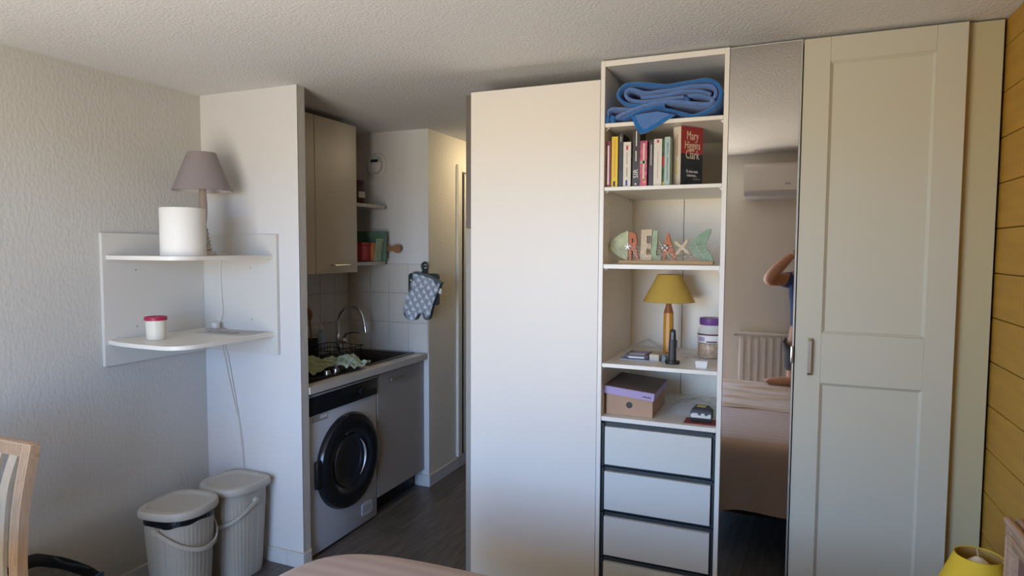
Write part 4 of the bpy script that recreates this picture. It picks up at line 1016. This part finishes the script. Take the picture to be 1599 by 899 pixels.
# --- shoe box
sb = Thing('shoe_box', 'brown cardboard shoe box with lilac-edged lid on the shelf above the drawers', 'box', (-.578, 2.81, Z5))
bm = B(-.676, -.480, 2.657, 2.966, Z5+.0005, Z5+.004)
for b_ in ((-.676, -.480, 2.657, 2.659), (-.676, -.480, 2.964, 2.966), (-.676, -.674, 2.659, 2.964), (-.482, -.480, 2.659, 2.964)): bx(bm, *b_, Z5+.004, Z5+.098)
sb.part('box_body', bm, 'kraft', smooth=None)
sb.part('finger_hole', lathe(bmesh.new(), [(.0135, 2.6562), (.0135, 2.6572)], (-.577, 0, Z5+.047), 24, 'Y'), 'black')
def tilt(bm):
    bmesh.ops.rotate(bm, verts=bm.verts[:], cent=(-.578, 2.81, Z5+.10), matrix=Matrix.Rotation(math.radians(5), 3, 'Y')); return bm
lid_ = sb.part('lid', tilt(B(-.6845, -.4725, 2.650, 2.972, Z5+.1135, Z5+.1155)), 'shoebox_top', smooth=None)
bm = bmesh.new()
for b_ in ((-.6845, -.4725, 2.650, 2.652), (-.6845, -.4725, 2.970, 2.972), (-.6845, -.6825, 2.652, 2.970), (-.4745, -.4725, 2.652, 2.970)): bx(bm, *b_, Z5+.082, Z5+.1135)
sb.part('lid_rim', tilt(bm), 'lilac', parent=lid_, label='lilac lid rim', smooth=None)
bm = bmesh.new()
for k in range(5): bx(bm, -.520+.0075*k, -.514+.0075*k, 2.6492, 2.6500, Z5+.092, Z5+.096+.002*(k % 2))
sb.part('print', tilt(bm), 'ink_dark', parent=lid_, smooth=None)
# --- plastic bag, red card and black gadget
t = Thing('plastic_bag', 'crumpled clear plastic bag behind the black gadget', 'bag', (-.32, 2.86, Z5))
bm = bmesh.new(); rn = random.Random(9); g = []
for i in range(15):
    g.append([bm.verts.new((-.435+.20*i/14, 2.74+.28*k_/14, Z5+.003+.050*max(0, math.sin(PI*i/14)*math.sin(PI*k_/14))**.6*(.65+.35*rn.random()))) for k_ in range(15)])
for i in range(14):
    for k_ in range(14): bm.faces.new((g[i][k_], g[i+1][k_], g[i+1][k_+1], g[i][k_+1]))
t.part('film', bm, 'film', smooth=60)
single('red_card', 'flat dark red card under the black gadget', 'card', B(-.352, -.226, 2.640, 2.735, Z5+.0003, Z5+.0015), 'red_card', origin=(-.29, 2.68, Z5))
t = Thing('gadget', 'small black and silver boxy gadget with yellow top on the red card', 'gadget', (-.287, 2.70, Z5+.0015))
z = Z5+.0017
def pbox(x0, x1, y0, y1, k0, k1, z0, z1): return loft(bmesh.new(), [rect(x0, x1, y0, y1, z0), rect(x0-.004, x1+.004, y0-.003, y1+.003, z0+.01), rect(x0-.004, x1+.004, y0-.003, y1+.003, z1-.02), rect(x0+k0, x1-k0, y0+k1, y1-k1, z1)])
t.part('case', pbox(-.325, -.249, 2.668, 2.735, .012, .010, z, z+.060), 'black')
bm = bmesh.new()
prism(bm, [(-.326, z+.020), (-.248, z+.020), (-.248, z+.036), (-.258, z+.036), (-.262, z+.030), (-.270, z+.030), (-.273, z+.038), (-.285, z+.038), (-.288, z+.030), (-.296, z+.030), (-.300, z+.038), (-.316, z+.038), (-.326, z+.034)], 'Y', 2.6615, 2.667)
t.part('front_grille', bm, 'tool_grey'); t.part('top_badge', B(-.305, -.270, 2.685, 2.712, z+.060, z+.062), 'tool_yellow')

# ------------------------------------------------------------------ bed
BX0, BX1, BY0, BY1, BZ = -1.432, .535, .10, 1.770, .61
bd = Thing('bed', 'double bed with peach striped cover and cane-panelled wooden headboard', 'bed', (-.42, .92, 0))
def bedring(s, z, hem=0.0, n=200, inset=0.0):
    out = []
    cx_, cy_ = (BX0+BX1)/2, (BY0+BY1)/2; a_, b_ = (BX1-BX0)/2-inset, (BY1-BY0)/2-inset
    for i in range(n):
        a = 2*PI*i/n; c, s_ = math.cos(a), math.sin(a); k = (abs(c)**7+abs(s_)**7)**(-1/7)
        x, y = c*k, s_*k
        wv = hem*(math.sin(i*.55)+.5*math.sin(i*.23+1))
        out.append((cx_+x*a_*s+wv*c, cy_+y*b_*s+wv*s_, z+hem*1.2*math.sin(i*.21)))
    return out
rings = [bedring(1.0, .235, .020), bedring(1.0, .38, .012), bedring(1.0, .50, .004), bedring(1, .555, 0, inset=.004), bedring(1, .590, 0, inset=.022), bedring(1, .606, 0, inset=.055), bedring(1, BZ, 0, inset=.11)]
for s in (.8, .6, .4, .2, .02): rings.append(bedring(s, BZ+.004, .0015))
bd.part('cover', loft(bmesh.new(), rings), 'duvet', smooth=80)
bd.part('box_spring', B(BX0+.25, BX1-.05, BY0+.25, BY1-.30, .12, .50), 'black')
for x_ in (BX0+.3, BX1-.1):
    for y_ in (BY0+.3, BY1-.35): bd.part('leg', lathe(bmesh.new(), [(.022, 0), (.026, .12)], (x_, y_, 0), 16), 'headboard_wood')
HY0, HY1, HX, HZ = -.14, 1.99, .55, .90
bm = bmesh.new()
for b_ in ((HX, HX+.05, HY1-.05, HY1, .10, HZ), (HX, HX+.05, HY0, HY0+.05, .10, HZ), (HX, HX+.05, HY0+.05, HY1-.05, HZ-.05, HZ), (HX, HX+.05, HY0+.05, HY1-.05, .30, .38)): bx(bm, *b_, bev=.004)
hd = bd.part('headboard', bm, 'headboard_wood')
bd.part('cane_panel', B(HX+.018, HX+.030, HY0+.045, HY1-.045, .38, HZ-.045), 'headboard_panel', parent=hd)
bm = bmesh.new()
for k in range(5): tube(bm, [(HX+.006+.024*k, HY0, HZ+.002), (HX+.006+.024*k, HY1, HZ+.002)], .0105, 10)
bd.part('ridged_top', bm, 'headboard_wood', parent=hd)
bm = bmesh.new()
tube(bm, [(HX-.001, HY0+.025, .3), (HX-.001, HY0+.025, HZ-.025), (HX-.001, HY1-.025, HZ-.025), (HX-.001, HY1-.025, .3)], .005, 6)
bd.part('bead', bm, 'headboard_wood', parent=hd)
# wrinkled sheet over the far half of the bed
rn = random.Random(12); bm = bmesh.new(); g = []
cr_ = [(rn.uniform(-1.2, .3), rn.uniform(.2, 1.0), rn.uniform(-.35, .35), rn.uniform(.006, .016), rn.uniform(.012, .03)) for _ in range(26)]
for i in range(91):
    row = []
    for k_ in range(51):
        x = -1.25+1.70*i/90; y = .17+.86*k_/50+.02*math.sin(i*.2)
        z = BZ+.0075
        for cx_, cy_, sl, hh, ww in cr_:
            d_ = (y-cy_)-sl*(x-cx_); z += hh*math.exp(-(d_/ww)**2)*math.exp(-((x-cx_)/.35)**2)
        row.append(bm.verts.new((x, y, z)))
    g.append(row)
for i in range(90):
    for k_ in range(50): bm.faces.new((g[i][k_], g[i+1][k_], g[i+1][k_+1], g[i][k_+1]))
single('bed_sheet', 'wrinkled light peach sheet spread over the bed, seen in the mirror', 'sheet', bm, 'sheet', origin=(-.4, .6, BZ), smooth=80)
# nightstand and second yellow lamp
ns = Thing('nightstand', 'small wooden nightstand under the yellow lamp beside the headboard', 'nightstand', (.50, 2.19, 0))
ns.part('body', B(.36, .655, 2.005, 2.40, .08, .36, bev=.002, seg=1), 'headboard_wood'); ns.part('top', B(.35, .66, 1.998, 2.41, .36, .38, bev=.004), 'headboard_wood')
dn = ns.part('drawer_front', B(.350, .360, 2.02, 2.385, .20, .35, bev=.003), 'headboard_wood'); ns.part('knob', lathe(bmesh.new(), [(.004, .338), (.011, .336), (.009, .347), (.004, .351)], (0, 2.2, .275), 14, 'X'), 'nickel', parent=dn)
for x_ in (.38, .635):
    for y_ in (2.03, 2.375): ns.part('leg', B(x_-.015, x_+.015, y_-.015, y_+.015, 0, .08), 'headboard_wood')
yellow_lamp(.533, 2.135, .3805, 'yellow shaded bedside lamp at the right edge beside the headboard', .585, .118, .058, .155, .229, bulb=1.45, spokes=1, sm='shade_bright')

# ------------------------------------------------------------------ dining chair (back toward the wardrobe), table out of view, bag
ch = Thing('dining_chair', 'light wooden dining chair with curved slatted back at the left edge', 'chair', (-2.355, 1.02, 0))
cxl, cxr = -2.575, -2.133
def stilep(x, s):      # profile of a back leg in (y, z), gently curved
    return smoothpath([(x+s*.045, 1.33, 0), (x+s*.03, 1.265, .25), (x+s*.028, 1.225, .45), (x+s*.022, 1.205, .58), (x+s*.014, 1.215, .78), (x, 1.245, .975)], 6)
for x, s in ((cxl+.022, 1), (cxr-.022, -1)):
    pts = stilep(x, s); bm = bmesh.new()
    loft(bm, [[(p.x-.022, p.y-.014, p.z), (p.x+.022, p.y-.014, p.z), (p.x+.022, p.y+.016, p.z), (p.x-.022, p.y+.016, p.z)] for p in pts])
    st = ch.part('back_leg', bm, 'chair_wood', smooth=30)
    bm = bmesh.new()
    for dx in (-.012, -.004, .004, .012):
        tube(bm, [(p.x+dx, p.y-.0145, p.z) for p in pts if p.z > .6], .0022, 6)
    ch.part('moulding', bm, 'chair_wood', parent=st)
tr = ch.part('top_rail', B(cxl+.002, cxr-.002, 1.230, 1.258, .935, .982, bev=.004), 'chair_wood')
bm = bmesh.new()
for k in range(4): tube(bm, [(cxl+.045, 1.2295, .947+.0085*k), (cxr-.045, 1.2295, .947+.0085*k)], .0022, 6)
ch.part('moulding', bm, 'chair_wood', parent=tr)
ch.part('lower_rail', B(cxl+.04, cxr-.04, 1.205, 1.228, .50, .54, bev=.003), 'chair_wood')
for k, (xt, xb) in enumerate(((-2.490, -2.430), (-2.410, -2.380), (-2.300, -2.327), (-2.220, -2.277))):
    pts = smoothpath([(xb, 1.212, .53), ((xb*2+xt)/3, 1.206, .66), ((xb+2*xt)/3-.0, 1.214, .83), (xt, 1.238, .945)], 6)
    bm = bmesh.new(); loft(bm, [[(p.x-.020, p.y-.006, p.z), (p.x+.020, p.y-.006, p.z), (p.x+.020, p.y+.006, p.z), (p.x-.020, p.y+.006, p.z)] for p in pts])
    ch.part('back_slat', bm, 'chair_slat', smooth=30)
ch.part('seat', B(cxl+.005, cxr-.005, .79, 1.225, .425, .465, bev=.012), 'chair_slat')
for x in (cxl+.03, cxr-.03):
    ch.part('front_leg', loft(bmesh.new(), [rect(x-.016, x+.016, .81, .842, 0), rect(x-.022, x+.022, .802, .846, .425)]), 'chair_wood')
    ch.part('side_rail', B(x-.011, x+.011, .85, 1.215, .375, .424), 'chair_wood')
ch.part('front_rail', B(cxl+.05, cxr-.05, .812, .834, .37, .424), 'chair_wood')
tbx = Thing('unseen_dining_table', 'unseen wooden dining table added to shade the left wall, beyond the left edge', 'table', (-2.25, .45, 0))  # guessed from the chair, added to block low daylight on the left wall
tbx.part('table_top', B(-2.76, -1.72, .02, .93, .715, .745, bev=.004), 'table_wood')
for x in (-2.71, -1.78):
    for y in (.08, .87): tbx.part('leg', B(x-.03, x+.03, y-.03, y+.03, 0, .715, bev=.004), 'table_wood')
tbx.part('apron', B(-2.68, -1.81, .07, .09, .63, .715), 'table_wood'); tbx.part('apron', B(-2.68, -1.81, .86, .88, .63, .715), 'table_wood')
# open-topped bag on the floor
bg_ = Thing('tote_bag', 'open fabric bag with dark blue rim on the floor behind the chair', 'bag', (-2.56, 1.52, 0))
def bagring(z, s, n=48, w=0.0):
    return [(-2.545+.215*s*math.copysign(abs(math.cos(a))**.6, math.cos(a)), 1.50+.125*s*math.copysign(abs(math.sin(a))**.6, math.sin(a)), z+w*math.sin(3*a+.6)+w*.6*math.sin(5*a)) for a in [2*PI*i/n for i in range(n)]]
bg_.part('body', loft(bmesh.new(), [bagring(.002, .86), bagring(.02, .90), bagring(.20, .98), bagring(.315, 1.0, w=.008)], cap=False), 'bag_grey', smooth=60)
bm = bmesh.new(); loft(bm, [bagring(.018, .84), bagring(.3, .97, w=.008)], cap=False); bm.faces.new(bm.verts[:48]) ; bg_.part('lining', bm, 'bag_grey', smooth=60)
bm = bmesh.new(); loft(bm, [bagring(.318, 1.005, w=.008), bagring(.342, 1.02, w=.010), bagring(.350, 1.0, w=.010), bagring(.342, .975, w=.010), bagring(.300, .968, w=.008)], cap=False); rim_ = bg_.part('rim', bm, 'bag_dark', smooth=60)
bm = bmesh.new(); loft(bm, [[(x*1.0, y, z) for x, y, z in bagring(.322, 1.03, w=.008)[44:48]+bagring(.322, 1.03, w=.008)[:7]] + [(x, y, z) for x, y, z in (bagring(.322, 1.022, w=.008)[44:48]+bagring(.322, 1.022, w=.008)[:7])[::-1]],
                            [(x*1.0, y, z) for x, y, z in bagring(.356, 1.04, w=.010)[44:48]+bagring(.356, 1.04, w=.010)[:7]] + [(x, y, z) for x, y, z in (bagring(.356, 1.0, w=.010)[44:48]+bagring(.356, 1.0, w=.010)[:7])[::-1]]])
bg_.part('corner_trim', bm, 'bag_blue', parent=rim_, smooth=60)
for sy in (-1, 1):
    bg_.part('handle', tube(bmesh.new(), smoothpath([(-2.66, 1.50+sy*.118, .335), (-2.65, 1.50+sy*.10, .352), (-2.565, 1.50+sy*.085, .355), (-2.48, 1.50+sy*.10, .352), (-2.47, 1.50+sy*.118, .335)], 5), .006, 6), 'bag_dark')

# ------------------------------------------------------------------ wall behind the camera: air conditioner and radiator (seen in the mirror)
ac = Thing('air_conditioner', 'white split air conditioner on the wall, seen in the mirror', 'air conditioner', (-.05, YR, 2.0))
ax0, ax1 = -.455, .39
ac.part('casing', prism(bmesh.new(), [(YR+.002, 2.02), (YR+.13, 2.00), (YR+.185, 2.02), (YR+.205, 2.07), (YR+.205, 2.245), (YR+.19, 2.268), (YR+.16, 2.275), (YR+.002, 2.275)], 'X', ax0, ax1), 'aircon', smooth=30)
ac.part('louvre', prism(bmesh.new(), [(YR+.120, 1.997), (YR+.150, 2.0), (YR+.189, 2.018), (YR+.2085, 2.048), (YR+.2065, 2.052), (YR+.183, 2.024), (YR+.148, 2.006)], 'X', ax0+.004, ax1-.004), 'aircon_grey', smooth=30)
ac.part('louvre_gap', B(ax0+.01, ax1-.01, YR+.202, YR+.2065, 2.052, 2.057), 'ink_grey')
ac.part('display', B(ax0+.30, ax0+.34, YR+.2045, YR+.206, 2.10, 2.115), 'aircon_grey')
ra = Thing('radiator', 'cream ribbed panel radiator under the air conditioner, seen in the mirror', 'radiator', (-.05, YR, .15))
rx0_, rx1_ = -.487, .42
bm = B(rx0_, rx1_, YR+.024, YR+.034, .15, .905); bx(bm, rx0_, rx1_, YR+.022, YR+.062, .905, .925, bev=.004); bx(bm, rx0_, rx1_, YR+.024, YR+.06, .15, .165)
ra.part('panel', bm, 'radiator')
rib = finish(loft(bmesh.new(), [[(-.022, 0, z), (-.014, .024-k, z), (.014, .024-k, z), (.022, 0, z)] for z, k in ((.175, .02), (.20, 0), (.86, 0), (.89, .02))]), 'rib', 'radiator', None)
for i in range(16): inst('rib', rib, ra.o, Vector((rx0_+.033+.056*i, YR+.034, 0))-Vector((-.05, YR, .15)))
for x_ in (rx0_+.08, rx1_-.08): ra.part('bracket', B(x_-.015, x_+.015, YR+.002, YR+.024, .4, .8), 'radiator')
ra.part('bleed_valve', lathe(bmesh.new(), [(.008, rx0_-.03), (.010, rx0_-.02), (.008, rx0_)], (0, YR+.045, .895), 12, 'X'), 'ink_grey')

# ------------------------------------------------------------------ the photographer, reflected in the mirror
def skin(nodes, edges, sub=2):
    """nodes: list of (co, radius[, radius_y]); returns a baked mesh"""
    me = bpy.data.meshes.new('sk'); me.from_pydata([n[0] for n in nodes], edges, [])
    ob = bpy.data.objects.new('sk', me); C.objects.link(ob)
    md_ = ob.modifiers.new('s', 'SKIN'); md_.use_smooth_shade = True
    ss = ob.modifiers.new('u', 'SUBSURF'); ss.levels = sub; ss.render_levels = sub
    lay = me.skin_vertices[0].data
    for i, n in enumerate(nodes):
        lay[i].radius = (n[1], n[2] if len(n) > 2 else n[1]); lay[i].use_root = (i == 0)
    bpy.context.view_layer.update()
    out = bpy.data.meshes.new_from_object(ob.evaluated_get(bpy.context.evaluated_depsgraph_get()))
    bpy.data.objects.remove(ob); bpy.data.meshes.remove(me)
    bm = bmesh.new(); bm.from_mesh(out); bpy.data.meshes.remove(out)
    return bm
pe = Thing('person', 'person in dark navy T-shirt taking the photo with raised arms, seen in the mirror', 'person', (.08, -.24, 0))
N = [((.09, -.24, .92), .135, .10), ((.09, -.245, 1.08), .125, .095), ((.09, -.25, 1.24), .140, .105), ((.09, -.245, 1.365), .105, .085), ((.088, -.235, 1.43), .052), ((.085, -.215, 1.49), .050),
     ((.08, -.185, 1.56), .066, .075), ((.08, -.180, 1.63), .078, .092), ((.08, -.185, 1.70), .066, .078),
     ((-.045, -.245, 1.375), .055), ((-.170, -.135, 1.368), .052), ((-.250, -.058, 1.362), .050), ((-.212, -.058, 1.42), .050), ((-.115, -.060, 1.525), .036), ((-.075, -.064, 1.565), .026, .018),
     ((.225, -.245, 1.375), .055), ((.325, -.165, 1.365), .046), ((.405, -.085, 1.358), .040), ((.370, -.075, 1.42), .040), ((.275, -.050, 1.525), .028), ((.240, -.045, 1.565), .026, .018),
     ((.01, -.24, .85), .085), ((.005, -.225, .66), .070), ((0., -.215, .48), .055), ((0., -.245, .34), .056), ((0., -.275, .12), .038), ((-.005, -.265, .055), .040), ((-.015, -.18, .035), .038, .03), ((-.025, -.10, .025), .032, .02),
     ((.17, -.225, .85), .085), ((.32, -.09, .79), .072), ((.475, .055, .715), .055), ((.40, .13, .69), .056), ((.15, .205, .668), .038), ((.07, .215, .664), .036), ((-.05, .22, .655), .036, .030), ((-.15, .222, .648), .033, .026), ((-.215, .224, .645), .022, .020)]
E_ = [(0,1),(1,2),(2,3),(3,4),(4,5),(5,6),(6,7),(7,8),(3,9),(9,10),(10,11),(11,12),(12,13),(13,14),(3,15),(15,16),(16,17),(17,18),(18,19),(19,20),
      (0,21),(21,22),(22,23),(23,24),(24,25),(25,26),(26,27),(27,28),(0,29),(29,30),(30,31),(31,32),(32,33),(33,34),(34,35),(35,36),(36,37)]
N = [((n[0][0]-(.045 if i < 10 or i == 15 or 20 < i < 31 else 0), n[0][1]+(.045 if i < 10 or i == 15 or 20 < i < 31 else 0), n[0][2]),)+tuple(n[1:]) for i, n in enumerate(N)]
bm = skin(N, E_)
# fingers, nose, ears, eyes join the body mesh
for base, sgn in ((Vector((-.075, -.064, 1.565)), 1), (Vector((.240, -.045, 1.565)), -1)):
    for k in range(4):
        o = base+Vector((sgn*.004, -.006, .012-.0155*k+.012)); L_ = (.060, .068, .064, .050)[k]
        tube(bm, [o, o+Vector((sgn*L_*.5, .004, .006)), o+Vector((sgn*L_*.85, -.010, .004)), o+Vector((sgn*L_, -.020, 0))], [.0088, .0084, .0078, .006], 8)
    o = base+Vector((0, -.012, -.022)); tube(bm, [o, o+Vector((sgn*.03, -.012, -.012)), o+Vector((sgn*.055, -.018, -.004))], [.010, .0095, .007], 8)
tube(bm, [(.025, -.060, 1.635), (.023, -.043, 1.612), (.023, -.037, 1.598), (.024, -.051, 1.590)], [.006, .009, .012, .008], 8)
for sx in (-1, 1): tube(bm, [(.035+sx*.077, -.145, 1.590), (.035+sx*.086, -.149, 1.612), (.035+sx*.085, -.153, 1.632), (.035+sx*.077, -.150, 1.640)], [.006, .011, .011, .005], 8)
for k in range(5): tube(bm, [(-.205, .198+.011*k, .650), (-.230+.004*k, .200+.011*k, .648), (-.243+.006*k, .201+.011*k, .642)], [.009, .0085, .006], 8)
body = pe.part('body', bm, 'skin', smooth=80)
for sx in (-1, 1):
    pe.part('eye', lathe(bmesh.new(), [(.001, .008), (.007, .005), (.010, 0), (.007, -.005), (.001, -.008)], (.030+sx*.031, -.063, 1.632), 12, 'Y'), 'ink_white')
pe.part('mouth', tube(bmesh.new(), [(.003, -.061, 1.566), (.027, -.053, 1.568), (.050, -.061, 1.566)], [.003, .005, .003], 8), 'red_card')
T_ = [((c_[0]-.045, c_[1], c_[2]), *r_) for c_, *r_ in [((.09, -.195, .88), .150, .115), ((.09, -.20, 1.08), .140, .110), ((.09, -.205, 1.24), .153, .118), ((.09, -.20, 1.36), .118, .098), ((.088, -.193, 1.415), .068), ((-.045, -.20, 1.372), .070), ((-.150, -.150, 1.366), .062), ((.225, -.20, 1.372), .070), ((.312, -.166, 1.363), .062)]]
pe.part('t_shirt', skin(T_, [(0,1),(1,2),(2,3),(3,4),(3,5),(5,6),(3,7),(7,8)]), 'shirt_blue', smooth=80)
pe.part('shorts', skin([((.045, -.195, .93), .150, .115), ((-.035, -.195, .83), .100), ((-.04, -.18, .64), .088), ((.125, -.18, .84), .100), ((.32, -.045, .79), .088)], [(0,1),(1,2),(0,3),(3,4)]), 'shorts', smooth=80)
hb_ = bmesh.new()
lathe(hb_, [(.080, 1.600), (.090, 1.650), (.088, 1.695), (.070, 1.735), (.035, 1.755), (.001, 1.758)], (.035, -.153, 0), 24)
pe.part('hair', hb_, 'hair', smooth=80)
pt = Thing('smartphone', 'dark smartphone held up by the photographer', 'phone', (.074, -.006, 1.588), rot=(0, 0, YAW))
pt.part('phone_body', B(-.082, .082, -.018, -.010, -.038, .038, bev=.003), 'phone')
pt.part('screen', B(-.078, .078, -.0186, -.0180, -.034, .034), 'black_gloss')
